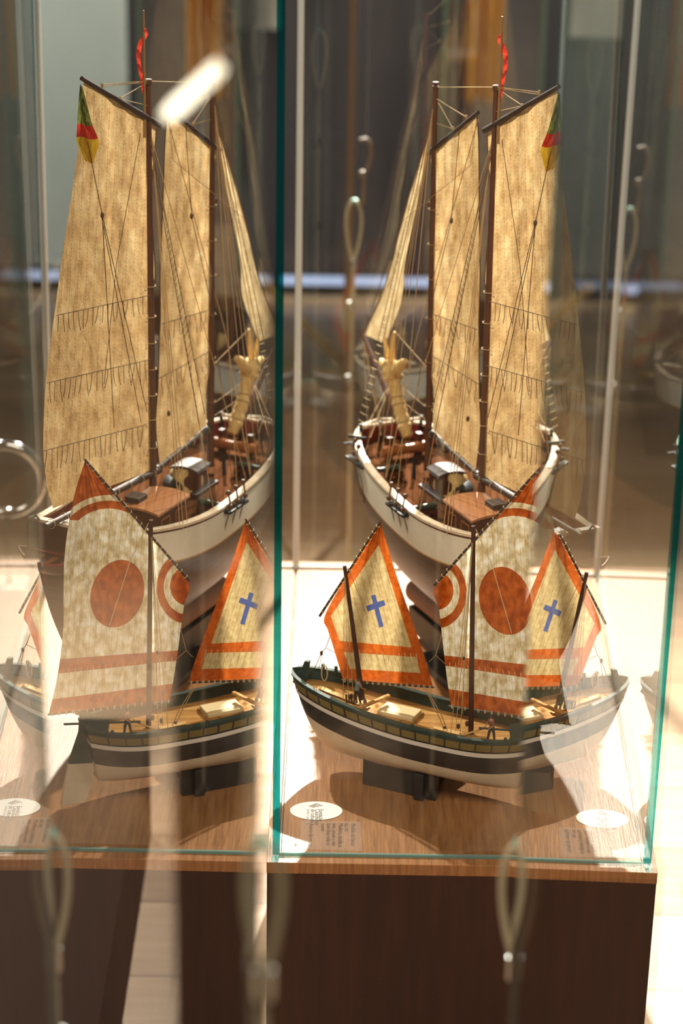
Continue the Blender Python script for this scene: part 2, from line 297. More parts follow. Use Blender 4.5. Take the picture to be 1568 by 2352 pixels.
# ------------------------------------------------------------------ mesh helpers
class MB:
    def __init__(s): s.v = []; s.f = []; s.mi = []; s.uv = {}
    def add(s, vs, fs, mi=0):
        b = len(s.v); s.v += [Vector([float(q) for q in p]) for p in vs]
        for f in fs: s.f.append([i+b for i in f]); s.mi.append(mi)
        return s
    def box(s, c, sz, R=None, mi=0):
        x, y, z = [q/2 for q in sz]; c = Vector([float(q) for q in c])
        vs = [Vector((a*x, b*y, d*z)) for d in (-1, 1) for b in (-1, 1) for a in (-1, 1)]
        if R is not None: vs = [R @ p for p in vs]
        return s.add([c+p for p in vs], [(0, 2, 3, 1), (4, 5, 7, 6), (0, 1, 5, 4), (2, 6, 7, 3), (0, 4, 6, 2), (1, 3, 7, 5)], mi)
    def tube(s, pts, r, n=8, cap=True, mi=0, closed=False):
        P = [Vector([float(q) for q in p]) for p in pts]; N = len(P)
        R = r if isinstance(r, (list, tuple)) else [r]*N
        rings = []; ref = None
        for i in range(N):
            a = P[i-1] if (i > 0 or closed) else P[i]; b = P[(i+1) % N] if (i < N-1 or closed) else P[i]
            d = (b-a).normalized() if (b-a).length > 1e-9 else Vector((0, 0, 1))
            if ref is None:
                ref = d.cross(Vector((0, 0, 1)))
                if ref.length < 1e-3: ref = d.cross(Vector((0, 1, 0)))
            ref = (ref-d*ref.dot(d)).normalized(); o = d.cross(ref)
            rings.append([P[i]+ref*math.cos(2*math.pi*k/n)*R[i]+o*math.sin(2*math.pi*k/n)*R[i] for k in range(n)])
        vs = [p for q in rings for p in q]; fs = []
        for i in range(N if closed else N-1):
            j = (i+1) % N
            for k in range(n): fs.append((i*n+k, i*n+(k+1) % n, j*n+(k+1) % n, j*n+k))
        if cap and not closed: fs.append(tuple(range(n))[::-1]); fs.append(tuple((N-1)*n+k for k in range(n)))
        return s.add(vs, fs, mi)
    def grid(s, rows, mi=0, closed=False):
        n = len(rows[0]); vs = [p for r in rows for p in r]; fs = []
        for i in range(len(rows)-1):
            for k in range(n if closed else n-1):
                fs.append((i*n+k, i*n+(k+1) % n, (i+1)*n+(k+1) % n, (i+1)*n+k))
        return s.add(vs, fs, mi)
    def lathe(s, c, prof, ax=(0, 0, 1), n=20, mi=0):
        ax = Vector(ax).normalized(); x = ax.orthogonal().normalized(); y = ax.cross(x); c = Vector([float(q) for q in c])
        rows = [[c+ax*h+x*r*math.cos(2*math.pi*k/n)+y*r*math.sin(2*math.pi*k/n) for k in range(n)] for r, h in prof]
        return s.grid(rows, mi, True)
    def prism(s, pts, dvec, mi=0):
        n = len(pts); d = Vector([float(q) for q in dvec]); P = [Vector([float(q) for q in p]) for p in pts]
        return s.add(P+[p+d for p in P], [tuple(range(n))[::-1], tuple(range(n, 2*n))]+[(i, (i+1) % n, n+(i+1) % n, n+i) for i in range(n)], mi)
    def ball(s, c, r, n=10, sc=(1, 1, 1), mi=0):
        c = Vector([float(q) for q in c]); rows = []
        for i in range(n//2+1):
            t = math.pi*i/(n//2); rr = max(math.sin(t), 1e-3)
            rows.append([c+Vector((sc[0]*r*rr*math.cos(2*math.pi*k/n), sc[1]*r*rr*math.sin(2*math.pi*k/n), -sc[2]*r*math.cos(t))) for k in range(n)])
        return s.grid(rows, mi, True)
    def build(s, name, mats, parent=None, smooth=True, bevel=0, label=None, uvs=None, recalc=True):
        me = bpy.data.meshes.new(name)
        base = Vector((0, 0, 0))
        q = parent
        while q is not None: base += q.location; q = q.parent
        own = Vector((0, 0, 0))
        if parent is None:
            xs = [p.x for p in s.v]; ys = [p.y for p in s.v]; zs = [p.z for p in s.v]
            own = Vector(((min(xs)+max(xs))/2, (min(ys)+max(ys))/2, min(zs)))+OFF
        me.from_pydata([p+OFF-base-own for p in s.v], [], s.f)
        for mt in (mats if isinstance(mats, (list, tuple)) else [mats]): me.materials.append(mt)
        for p, k in zip(me.polygons, s.mi): p.material_index = k; p.use_smooth = smooth
        if uvs is not None:
            ul = me.uv_layers.new(name='UVMap')
            for lp in me.loops: ul.data[lp.index].uv = uvs[lp.vertex_index]
        if recalc:
            bm = bmesh.new(); bm.from_mesh(me)
            if uvs is None: bmesh.ops.remove_doubles(bm, verts=bm.verts, dist=1e-6)
            bmesh.ops.recalc_face_normals(bm, faces=bm.faces); bm.to_mesh(me); bm.free()
        o = bpy.data.objects.new(name, me); COL.objects.link(o); o.location = own if parent is None else (0, 0, 0)
        if parent is not None: o.parent = parent
        if bevel:
            b = o.modifiers.new('bevel', 'BEVEL'); b.width = bevel; b.segments = 2; b.limit_method = 'ANGLE'
        if smooth:
            try: me.set_sharp_from_angle(angle=math.radians(35))
            except Exception: pass
        if label: o['label'] = label
        return o
def thing(name, label, cat, loc, group=None):
    o = bpy.data.objects.new(name, None); COL.objects.link(o); o.location = Vector([float(q) for q in loc])+OFF
    o.empty_display_size = .02; o['label'] = label; o['category'] = cat
    if group: o['group'] = group
    return o
def tag(o, label, cat, group=None):
    o['label'] = label; o['category'] = cat
    if group: o['group'] = group
    return o
def struct(o): o['kind'] = 'structure'; return o
def V(p): return Vector([float(q) for q in p])
def lerp(a, b, t): return a+(b-a)*t
def resample(pts, n):
    P = [np.array(p, float) for p in pts]; d = [0]
    for a, b in zip(P, P[1:]): d.append(d[-1]+np.linalg.norm(b-a))
    out = []
    for i in range(n):
        t = d[-1]*i/(n-1); k = 0
        while k < len(d)-2 and d[k+1] < t: k += 1
        out.append(P[k]+(P[k+1]-P[k])*((t-d[k])/max(d[k+1]-d[k], 1e-9)))
    return out
def smoothline(pts, n):
    """Catmull-Rom through the points"""
    P = [np.array(p, float) for p in pts]; P = [2*P[0]-P[1]]+P+[2*P[-1]-P[-2]]; o = []
    for i in range(1, len(P)-2):
        for k in range(8):
            t = k/8; a, b, c, d = P[i-1:i+3]
            o.append(.5*((2*b)+(-a+c)*t+(2*a-5*b+4*c-d)*t*t+(-a+3*b-3*c+d)*t**3))
    o.append(P[-2]); return resample(o, n)

# ------------------------------------------------------------------ the room
W, L = .42, .8427
FZ = -.5
struct(MB().add([(-6, -4, FZ), (6, -4, FZ), (6, 3.86, FZ), (-6, 3.86, FZ)], [(0, 1, 2, 3)]).build('floor', M['floor'], recalc=False))
GX = UY(1285, 300, 3.86)[0]
struct(MB().box(((GX+6)/2, 3.9, 1.2), (6-GX, .08, 3.4)).build('wall_back_right', M['wall_grey']))
struct(MB().box(((GX-6)/2, 3.9, 1.2), (6+GX, .08, 3.4)).build('wall_back', M['wall_dark']))
struct(MB().box((-6, 0, 1.2), (.08, 8, 3.4)).build('wall_left', M['wall_grey']))
struct(MB().box((6, 0, 1.2), (.08, 8, 3.4)).build('wall_right', M['wall_grey']))
t = thing('strip_light', 'thin bluish-white strip light along the foot of the dark back wall', 'light', (1, 3.83, FZ))
xl = UY(648, 660, 3.83)[0]
MB().box(((xl+3)/2, 3.835, FZ+.045), (3-xl, .012, .018)).build('diffuser', M['led'], t)
MB().box(((xl+3)/2, 3.85, FZ+.03), (3.02-xl, .02, .058)).build('housing', M['ironwork'], t)

# ------------------------------------------------------------------ display plinth
pl = thing('display_plinth', 'dark reddish wooden plinth with oak veneer top under the glass case', 'plinth', (W/2, L/2, FZ))
X0, X1, Y0, Y1 = -.0145, W+.0135, -.0165, L+.0165
MB().box(((X0+X1)/2, (Y0+Y1)/2, (FZ-.014)/2), (X1-X0-.001, Y1-Y0-.001, -.014-FZ)).build('body', M['plinth_front'], pl, False)
MB().box(((X0+X1)/2, (Y0+Y1)/2, -.007), (X1-X0, Y1-Y0, .014)).build('top', M['veneer'], pl, False, .0008, label='oak veneer top')
MB().tube([(.0014, .0095, .0002), (.0014, L-.010, .0002)], .0006, 6).build('groove', M['ironwork'], pl)

# ------------------------------------------------------------------ glass case over the plinth
T = .0082; H = 1.16
case = thing('glass_case', 'tall clear glass display case standing on the wooden plinth around both ship models', 'display case', (W/2, L/2, 0))
def pane(mb_min, mb_max, axis):
    """box whose two large faces (normal to axis) are glass and whose rims are edge glass"""
    a, b = Vector(mb_min), Vector(mb_max); mb = MB(); mb.box((a+b)/2, b-a)
    k = {0: (4, 5), 1: (2, 3), 2: (0, 1)}[axis]
    mb.mi = [0 if i in k else 1 for i in range(6)]
    if axis != 2: mb.mi[0] = 2
    return mb
PM = [M['glass'], M['glass_edge'], M['glass_base']]
pane((-T, 0, .0005), (0, L, H), 0).build('side_pane', PM, case, False)
pane((W, 0, .0005), (W+T, L, H), 0).build('side_pane', PM, case, False)
pane((.0003, .0006, .0005), (W-.0003, T, H), 1).build('front_pane', PM, case, False)
pane((.0003, L-T, .0005), (W-.0003, L-.0006, H), 1).build('back_pane', PM, case, False)
pane((-T, 0, H+.0003), (W+T, L, H+T), 2).build('top_pane', PM, case, False)
for x in (.0022, W-.0022):
    MB().tube([(x, L-T-.002, .001), (x, L-T-.002, H-.002)], .0026, 8).build('corner_seal', M['silicone'], case, label='bright clear corner seal')
MB().box((W/2, L-T-.0012, .0020), (W-.008, .0022, .0034)).build('base_seal', M['silicone'], case)
MB().box((W/2, -.0004, .0018), (W, .0012, .0034)).build('base_seal', M['glass_base'], case)

# ------------------------------------------------------------------ cards lying on the plinth
def text_mesh(body, size, loc, rot, mat, parent, name, z=.0009, align='LEFT'):
    c = bpy.data.curves.new('t', 'FONT'); c.body = body; c.size = size; c.align_x = align
    o = bpy.data.objects.new('t', c); COL.objects.link(o); bpy.context.view_layer.update()
    me = bpy.data.meshes.new_from_object(o.evaluated_get(bpy.context.evaluated_depsgraph_get()))
    bpy.data.objects.remove(o); mb = MB(); R = Matrix.Rotation(rot, 3, 'Z')
    mb.v = [R @ Vector((p.co.x, p.co.y, 0))+Vector((loc[0], loc[1], z)) for p in me.vertices]
    mb.f = [list(p.vertices) for p in me.polygons]; mb.mi = [0]*len(mb.f)
    return mb.build(name, mat, parent, False, recalc=False)
oc = UZ(726, 1863, 0); rx = (UZ(786, 1864, 0)-UZ(666, 1862, 0))[0]/2; ry = (UZ(726, 1842, 0)-UZ(726, 1884, 0))[1]/2
card = thing('oval_card', 'white oval card with printed emblem lying on the plinth near the front left corner', 'card', (oc[0], oc[1], 0))
MB().prism([(oc[0]+rx*math.cos(a*math.pi/32), oc[1]+ry*math.sin(a*math.pi/32), .0002) for a in range(64)], (0, 0, .0005)).build('card_face', M['label_white'], card, False)
for i, (tx, sz, mt, dx) in enumerate([('Fundação', .0098, M['print_grey'], 15.5), ('Catarinense', .0098, M['print_grey'], 6.5), ('de cultura', .0098, M['print_grey'], -3.2), ('Santa Catarina', .0075, M['print_light'], -12.5)]):
    q = UZ(724+dx, 1860, 0); text_mesh(tx, sz*.78, (q[0]-.0035, q[1]), -math.pi/2, mt, card, 'printed_line')
lg = MB(); lr = MB()
for k in range(4):
    mbk = lr if k == 3 else lg
    a, b, c_ = UZ(709+k*3.2, 1853.8+k*1.1, 0), UZ(726-k*.7, 1847+k*2.4, 0), UZ(742-k*5, 1852.3+k*1.1, 0)
    for p, q in ((a, b), (b, c_)):
        mbk.add([(p[0], p[1]-.0006, .0009), (q[0], q[1]-.0006, .0009), (q[0], q[1]+.0006, .0009), (p[0], p[1]+.0006, .0009)], [(0, 1, 2, 3)])
lg.build('emblem', M['print_grey'], card, False, recalc=False); lr.build('emblem', M['print_red'], card, False, recalc=False, label='red emblem stroke')
info = thing('caption_film', 'clear caption film printed with brown lines, lying between oval card and front glass', 'label', (*UZ(766, 1925, 0)[:2], 0))
film = bpy.data.materials.new('clear_film'); film.use_nodes = True
nt = film.node_tree; nt.nodes.clear(); nb = NB(nt); tr = nb.n('ShaderNodeBsdfTransparent'); tr.inputs[0].default_value = (.97, .95, .93, 1)
gl = nb.n('ShaderNodeBsdfDiffuse'); gl.inputs[0].default_value = (.75, .6, .5, 1); mx = nb.n('ShaderNodeMixShader'); mx.inputs[0].default_value = .13
nt.links.new(tr.outputs[0], mx.inputs[1]); nt.links.new(gl.outputs[0], mx.inputs[2]); nt.links.new(mx.outputs[0], nb.n('ShaderNodeOutputMaterial').inputs[0])
MB().prism([(*UZ(x, y, 0)[:2], .0002) for x, y in ((690, 1952), (832, 1956), (828, 1888), (690, 1886))], (0, 0, .0004)).build('film', film, info, False)
for tx, sz, x, mt in (('Modelo de barco', .0095, 812, M['print_grey']), ('Séc. XX', .0072, 797, M['print_brown']), ('Madeira, tecido e', .0098, 783, M['print_brown']), ('linha, pintado à mão', .0082, 769, M['print_brown']),
                      ('com duas velas e', .0092, 756, M['print_brown']), ('convés', .0085, 743, M['print_brown']), ('Acervo do museu', .0095, 716, M['print_brown'])):
    q = UZ(x, 1892, 0); text_mesh(tx, sz*.8, (q[0]-.003, q[1]), -math.pi/2, mt, info, 'printed_line', .0008)

# ------------------------------------------------------------------ generic hull
class Hull:
    def __init__(h, O, ax, po, b, rail, zk, s0, s1, F, G):
        h.O, h.ax, h.po, h.b, h.rail, h.zk, h.s0, h.s1, h.F, h.G = O, ax, po, b, rail, zk, s0, s1, F, G
    def w(h, s, t, z): return h.O+h.ax*s+h.po*t+np.array([0, 0, z])
    def loc(h, X): v = X-h.O; return v@h.ax, v@h.po, v[2]
    def px(h, p, t=0.0):
        d = ray(*p); k = ((h.O-CAM)@h.po+t)/(d@h.po); return CAM+d*k
    def pz(h, p, z): return h.loc(UZ(p[0], p[1], h.O[2]+z))      # local s,t of a pixel at local height z
    def half(h, u, hh): return h.b*h.F(u)*h.G(hh)
    def pt(h, u, off, sg, inset=0.0):
        s = h.s0(1)+u*(h.s1(1)-h.s0(1)); hh = 1-off/(h.rail(s)-h.zk)
        s = h.s0(hh)+u*(h.s1(hh)-h.s0(hh)); hh = max(0, 1-off/(h.rail(s)-h.zk))
        z = h.rail(s)-off
        return h.w(s, sg*max(h.half(u, hh)-inset, 0.0), z)
    def bs(h, s): 
        u = (s-h.s0(1))/(h.s1(1)-h.s0(1)); return h.half(min(max(u, 0), 1), 1)
    def zone(h, o0, o1, n, inset=0.0, us=None):
        us = us or [i/48 for i in range(49)]; mb = MB()
        for sg in (1, -1):
            rows = []
            for k in range(n+1):
                o = lerp(o0, o1, k/n) if o1 is not None else None
                row = []
                for u in us:
                    if o1 is None:
                        s = h.s0(1)+u*(h.s1(1)-h.s0(1)); oo = lerp(o0, h.rail(s)-h.zk, k/n)
                    else: oo = o
                    row.append(h.pt(u, oo, sg, inset))
                rows.append(row)
            mb.grid(rows)
            if sg == 1: st = [r[0] for r in rows]
            else:
                for a, b, c_, d in zip(st, st[1:], [r[0] for r in rows], [r[0] for r in rows][1:]): mb.add([a, b, d, c_], [(0, 1, 2, 3)])
        return mb
    def deck(h, off, inset):
        us = [i/40 for i in range(41)]; rows = []
        for u in us:
            a = h.pt(u, off, 1, inset); b = h.pt(u, off, -1, inset)
            rows.append([a+(b-a)*k/8 for k in range(9)])
        return MB().grid(rows)
    def cap(h, wd, th, over=.0015):
        mb = MB(); us = [i/60 for i in range(61)]
        for sg in (1, -1):
            rows = []
            for u in us:
                a = h.pt(u, 0, sg, -over); b = h.pt(u, 0, sg, wd); e = np.array([0, 0, th])
                rows.append([a, b, b+e, a+e])
            mb.grid(rows, 0, True)
        a, b = h.pt(0, 0, 1, -over), h.pt(0, 0, -1, -over); e = np.array([0, 0, th]); f_ = h.ax*wd
        mb.add([a, b, b+f_, a+f_, a+e, b+e, b+f_+e, a+f_+e], [(0, 1, 2, 3), (4, 5, 6, 7), (0, 1, 5, 4), (2, 3, 7, 6)])
        return mb
def sail(h, luff, leech, nu, nv, fn, mat, name, parent, t0=0.0, label=None):
    """cloth between two edge curves (drawn from head to foot); fn(u,v) bellies it off the boat's centre plane"""
    A = smoothline(luff, nv); B = smoothline(leech, nv); rows = []; uvs = []
    for j in range(nv):
        row = []
        for i in range(nu):
            p = A[j]+(B[j]-A[j])*i/(nu-1); row.append(h.px(p, t0+fn(i/(nu-1), j/(nv-1)))); uvs.append((p[0]/1000, p[1]/1000))
        rows.append(row)
    return MB().grid(rows).build(name, mat, parent, uvs=uvs, label=label)
def wrinkle(seed, amp, fx, fy, n=5):
    r = random.Random(seed); ph = [(r.uniform(.6, 1.4)*fx*(k*.6+1), r.uniform(-1, 1)*fy*(k*.5+1), r.uniform(0, 6.28), 1/(k+1)) for k in range(n)]
    return lambda u, v: amp*sum(a*math.sin(x*u*6.28+y*v*6.28+p) for x, y, p, a in ph)
def rope(parent, pts, r=.0005, mat='rope', name='rope', n=5):
    return MB().tube(pts, r, n).build(name, M[mat], parent)
def blockpart(parent, p, r=.0026, mat='block'):
    return MB().ball(p, r, 10, (.75, .75, 1.35)).build('pulley_block', M[mat], parent)

# ------------------------------------------------------------------ schooner
hd = math.radians(25); AX = np.array([-math.sin(hd), math.cos(hd), 0]); PO = np.array([-math.cos(hd), -math.sin(hd), 0])
def s_rail(s):
    return .016+(.82*s*s if s < 0 else 0)+.013*min(1, max(0, s/.25))**1.3
SH = Hull(UY(1103, 1185, .46), AX, PO, .096, s_rail, -.146, lambda h: -.175-.042*h, lambda h: .215+.085*h**.6,
          lambda u: (.46+.54*math.sin(math.pi/2*min(1, u/.45))) if u < .45 else max(0, 1-((u-.45)/.55)**2.5)**.5, lambda h: (max(0, 1-(1-h)**2.4))**.62)
sch = thing('schooner_model', 'large two-masted model schooner with white hull and tan parchment sails behind the small boat', 'model ship', SH.w(0, 0, -.146))
SH.zone(.003, .044, 4).build('topsides', M['white_paint'], sch, label='white painted topsides')
SH.zone(.044, .0462, 1).build('gold_line', M['gold'], sch)
SH.zone(.0462, None, 14).build('bottom', M['hull_brown'], sch, label='brown wooden bottom')
SH.zone(.0, .022, 2, .004).build('bulwark', M['red_paint'], sch, label='red inner bulwark')
SH.deck(.021, .004).build('deck', M['schooner_deck'], sch)
SH.cap(.009, .0035).build('rail', M['rail_white'], sch)
dz = lambda s: s_rail(s)-.021
# keel
MB().prism([SH.w(s, -.003, z) for s, z in ((-.175, -.145), (.21, -.145), (.21, -.156), (-.18, -.156))], PO*.006).build('keel', M['hull_brown'], sch)
# masts
def sm(p0, p1, r0, r1, mat, name, t0=0., t1=0., n=12, label=None):
    a, b = SH.px(p0, t0), SH.px(p1, t1)
    return MB().tube([a+(b-a)*k/8 for k in range(9)], [lerp(r0, r1, k/8) for k in range(9)], n).build(name, M[mat], sch, label=label)
sm((1103, 1190), (1139, 195), .0050, .0031, 'mast', 'mainmast')
sm((1143, 330), (1153, 38), .0022, .0011, 'topmast', 'topmast')
sm((982, 1080), (1000, 200), .0049, .0031, 'mast', 'foremast')
MB().lathe(SH.px((1000, 200)), [(.0001, -.002), (.0040, -.002), (.0040, .0015), (.0027, .002), (.0025, .004), (.0040, .0045), (.0040, .0065), (.0001, .0068)]).build('masthead_cap', M['mast'], sch)
MB().lathe(SH.px((1139, 200)), [(.0001, -.004), (.0044, -.004), (.0044, .002), (.0001, .002)]).build('masthead_cap', M['mast'], sch)
for p0, p1, r0, r1, nm in (((1113, 300), (1283, 199), .0040, .0026, 'main_gaff'), ((982, 354), (1098, 258), .0036, .0024, 'fore_gaff'),
                           ((1093, 1092), (1335, 1232), .0050, .0036, 'main_boom'), ((984, 988), (1098, 1090), .0046, .0036, 'fore_boom')):
    sm(p0, p1, r0, r1, 'spar', nm)
sm((930, 1003), (834, 770), .0055, .0026, 'mast', 'jibboom')
# sails
wm = wrinkle(3, .0010, 2.2, 3.5)
sail(SH, [(1118, 306), (1122, 380), (1126, 450), (1119, 560), (1113, 650), (1122, 715), (1109, 850), (1118, 940), (1106, 985), (1100, 1090)],
     [(1279, 204), (1284, 330), (1298, 470), (1314, 600), (1328, 740), (1340, 860), (1345, 960), (1344, 1060), (1334, 1140), (1320, 1190)], 46, 110,
     lambda u, v: -.010*math.sin(math.pi*u)*math.sin(math.pi*min(1, v*1.1))+wm(u, v)*(.3+.7*math.sin(math.pi*u)), M['sail_main'], 'mainsail', sch)
wf = wrinkle(8, .0010, 2.0, 3.8)
sail(SH, [(988, 354), (992, 420), (990, 520), (996, 600), (991, 700), (995, 770), (989, 850), (996, 900), (993, 985)],
     [(1095, 261), (1099, 330), (1100, 450), (1101, 560), (1102, 640), (1099, 740), (1100, 800), (1100, 900), (1103, 985), (1092, 1088)], 36, 96,
     lambda u, v: -.008*math.sin(math.pi*u)*math.sin(math.pi*v)+wf(u, v)*(.3+.7*math.sin(math.pi*u)), M['sail_fore'], 'foresail', sch)
wj = wrinkle(5, .0012, .8, 3.0)
sail(SH, [(986, 300), (965, 370), (938, 455), (915, 540), (893, 630), (866, 700), (836, 768)], [(990, 300), (972, 400), (955, 480), (938, 560), (928, 620), (922, 690), (884, 790)], 14, 70,
     lambda u, v: wj(u, v)+.006*u*v, M['sail_jib'], 'jib', sch)
# bolt ropes and mast hoops
def edge(h, pts, par, r=.0007, mat='rope_dark', t=0., name='bolt_rope', n=40): return MB().tube([h.px(p, t) for p in smoothline(pts, n)], r, 5).build(name, M[mat], par)
edge(SH, [(1118, 306), (1122, 380), (1126, 450), (1119, 560), (1113, 650), (1122, 715), (1109, 850), (1118, 940), (1106, 985), (1100, 1090)], sch)
edge(SH, [(1095, 261), (1099, 330), (1100, 450), (1101, 560), (1102, 640), (1099, 740), (1100, 800), (1100, 900), (1103, 985), (1092, 1088)], sch)
edge(SH, [(986, 300), (965, 370), (938, 455), (915, 540), (893, 630), (866, 700), (836, 768)], sch, .0008)
def hoop(c, r, axis, mat='rope_light', th=.00035):
    ax = Vector(axis).normalized(); x = ax.orthogonal().normalized(); y = ax.cross(x); c = V(c)
    return MB().tube([c+x*r*math.cos(k*math.pi/8)+y*r*math.sin(k*math.pi/8) for k in range(16)], th, 5, closed=True)
for y in (670, 740, 800, 860, 920, 975, 1040): hoop(SH.px((lerp(1139, 1103, (y-195)/995)+1, y)), .0066, (0, 0, 1)).build('mast_hoop', M['rope_light'], sch)
for y in (480, 560, 640, 730, 830, 930): hoop(SH.px((lerp(1000, 982, (y-188)/892)+1, y)), .0064, (0, 0, 1)).build('mast_hoop', M['rope'], sch)
for (a, b, n, r) in (((1093, 1092), (1335, 1232), 9, .0058), ((984, 988), (1098, 1090), 7, .0054)):
    A, B = SH.px(a), SH.px(b)
    for k in range(n): hoop(A+(B-A)*(k+.6)/n, r, B-A).build('boom_lacing', M['rope_light'], sch)
# reef points
for (a, b, n, ln) in (((1122, 692), (1324, 746), 19, 42), ((1112, 838), (1340, 902), 20, 46), ((1124, 990), (1342, 1058), 19, 46), ((995, 722), (1096, 757), 9, 40), ((993, 818), (1098, 882), 10, 40)):
    A, B = SH.px(a, .003), SH.px(b, .003)
    MB().tube([A+(B-A)*k/10 for k in range(11)], .0005, 5).build('reef_band', M['rope_dark'], sch)
    for k in range(n):
        p = (lerp(a[0], b[0], (k+.5)/n), lerp(a[1], b[1], (k+.5)/n)); dx = random.uniform(-7, 7)
        MB().tube([SH.px((p[0]+dx*q*q, p[1]+ln*random.uniform(.9, 1.1)*q), .0035) for q in (0, .35, .7, 1)], .00045, 4).build('reef_point', M['rope_dark'], sch)
# standing and running rigging
def R(pts, r=.0005, mat='rope', name='rope'):
    return rope(sch, [SH.px(p[:2], p[2] if len(p) > 2 else 0.) for p in pts], r, mat, name)
R([(1003, 200), (1137, 200)], .0005, 'rope_light', 'triatic_stay')
R([(1139, 200), (1240, 212)], .0006); R([(1140, 202), (1238, 217)], .0006); R([(1141, 204), (1200, 243)], .0006); R([(1140, 256), (1198, 244)], .0006)
R([(1003, 228), (1072, 270)], .0006); R([(1006, 236), (1040, 296)], .0006); R([(1003, 284), (1040, 296)], .0006)
R([(998, 215), (945, 430), (834, 772)], .0005, 'rope_dark', 'forestay')
for k, (x, y) in enumerate(((1238, 213), (1199, 243), (1071, 269), (1040, 296))): blockpart(sch, SH.px((x, y)), .0024, 'rope')
b9 = .088
# fore shrouds with ratlines (near side)
def ladder(a0, a1, b0, b1, n, t0, t1, f0, nm='shroud'):
    A0, A1, B0, B1 = SH.px(a0, t0), SH.px(a1, t1), SH.px(b0, t0), SH.px(b1, t1)
    rope(sch, [A0, A1], .0005, 'rope_dark', nm); rope(sch, [B0, B1], .0005, 'rope_dark', nm)
    mb = MB()
    for k in range(n):
        f = lerp(f0, .97, k/(n-1)); p, q = A0+(A1-A0)*f, B0+(B1-B0)*f; e = (q-p)*.12
        mb.tube([p-e, p, (p+q)/2-np.array([0, 0, .0006]), q, q+e], .0004, 4)
    mb.build('ratlines', M['rope_light'], sch)
ladder((990, 262), (820, 985), (993, 262), (834, 992), 34, .004, .075, .15)
ladder((1131, 330), (988, 960), (1133, 330), (1000, 985), 30, .004, .075, .32)
for x, y, t in ((862, 1055, .08), (872, 1068, .084), (885, 1095, .086), (912, 1140, .088), (842, 1032, .072)): R([(994, 250, .003), (x, y, t)], .0005)
for x, y, t in ((1016, 1232, .088), (1026, 1228, .088), (1034, 1224, .086), (962, 1180, .09), (895, 1105, .086)): R([(1128, 330, .003), (x, y, t)], .0005)
R([(1098, 275), (958, 770), (886, 1100, .08)], .0006); R([(1095, 270), (1080, 380), (925, 507, .01)], .0004)
R([(1275, 300, .006), (1229, 512, .012), (1190, 1000, .02)], .0005, 'rope_dark'); R([(1229, 512, .012), (1120, 960, .02)], .0005, 'rope_dark'); R([(1231, 512, .012), (1132, 985, .02)], .0005, 'rope_dark')
R([(1152, 320, .005), (1195, 620, .012), (1215, 900, .012)], .0004, 'rope_dark'); R([(1055, 300, .005), (1036, 507, .012), (985, 720, .02), (918, 1160, .085)], .0005, 'rope_dark')
for p in ((1229, 512), (1036, 507), (1074, 962), (985, 470)): blockpart(sch, SH.px(p, .012), .0030)
for x, y in ((836, 772), (850, 845), (895, 760)): R([(x, y), (lerp(x, 905, .6), 1000)], .0005, 'rope')
R([(834, 772), (875, 1000, .03)], .0006); R([(905, 760), (985, 850), (1000, 880)], .0005); R([(834, 775), (845, 985, .04)], .0005)
R([(900, 870), (990, 945)], .0005); R([(895, 900), (978, 965)], .0005); R([(893, 890), (850, 1005, .06)], .0005); R([(890, 890), (838, 985, .06)], .0005)
# pennant, ensign
pts = [(1150, 78), (1146, 92), (1155, 108), (1161, 130), (1160, 160), (1154, 190), (1149, 235)]
wd = [3, 8, 7, 5.5, 5.5, 4, 1]
rows = [[SH.px((x+k*w*.5, y), .002*math.sin(i*1.3+k)) for k in (-1, -.5, 0, .5, 1)] for i, ((x, y), w) in enumerate(zip(smoothline(pts, 25), np.interp(np.linspace(0, 6, 25), range(7), wd)*1.5))]
MB().grid(rows).build('pennant', M['pennant_red'], sch, label='red pennant at the main masthead')
def flagpart(y0, y1, mat, nm, lab):
    f = lambda y: (np.interp(y, [215, 300, 345, 392], [1281, 1258, 1240, 1252]), np.interp(y, [215, 300, 345, 392], [1285, 1290, 1290, 1268]))
    rows = [[SH.px((lerp(*f(y), k/6), y+3*math.sin(k)), .006+.003*math.sin(k*1.4+y*.05)) for k in range(7)] for y in np.linspace(y0, y1, 10)]
    MB().grid(rows).build(nm, M[mat], sch, label=lab)
flagpart(215, 306, 'flag_green', 'ensign', 'green part of the ensign'); flagpart(306, 336, 'flag_red' if 'flag_red' in M else 'pennant_red', 'ensign', 'red band of the ensign'); flagpart(336, 392, 'flag_yellow', 'ensign', 'yellow part of the ensign')
# furled headsail on the jibboom
path = smoothline([(936, 1004), (925, 965), (914, 925), (908, 890), (903, 868), (898, 845), (890, 825)], 30)
MB().tube([SH.px(p, .012) for p in path], [np.interp(k/29, [0, .15, .5, .68, .78, .9, 1], [.006, .0095, .0085, .0085, .014, .013, .004])*(1+.08*math.sin(k*2.1)) for k in range(30)], 14).build('furled_sail', M['canvas_yellow'], sch)
for a, b, r in (((895, 850), (873, 828), .0075), ((905, 855), (930, 828), .0075), ((898, 830), (905, 762), .0042), ((890, 830), (884, 775), .0036)):
    A, B = SH.px(a, .014), SH.px(b, .014); MB().tube([A+(B-A)*k/5 for k in range(6)], [r, r*1.05, r, r*.9, r*.75, r*.45], 10).build('furled_fold', M['canvas_yellow'], sch)
for k in (5, 12, 15, 21): hoop(SH.px(path[k], .012), .0108, SH.px(path[k+1])-SH.px(path[k])).build('gasket', M['rope_dark'], sch)
# deck furniture: helper boxes in ship axes
RS = Matrix(((AX[0], PO[0], 0), (AX[1], PO[1], 0), (0, 0, 1)))
def sbox(mb, s, t, z, ds, dt, dzz, mi=0): return mb.box(SH.w(s, t, z), (ds, dt, dzz), RS, mi)
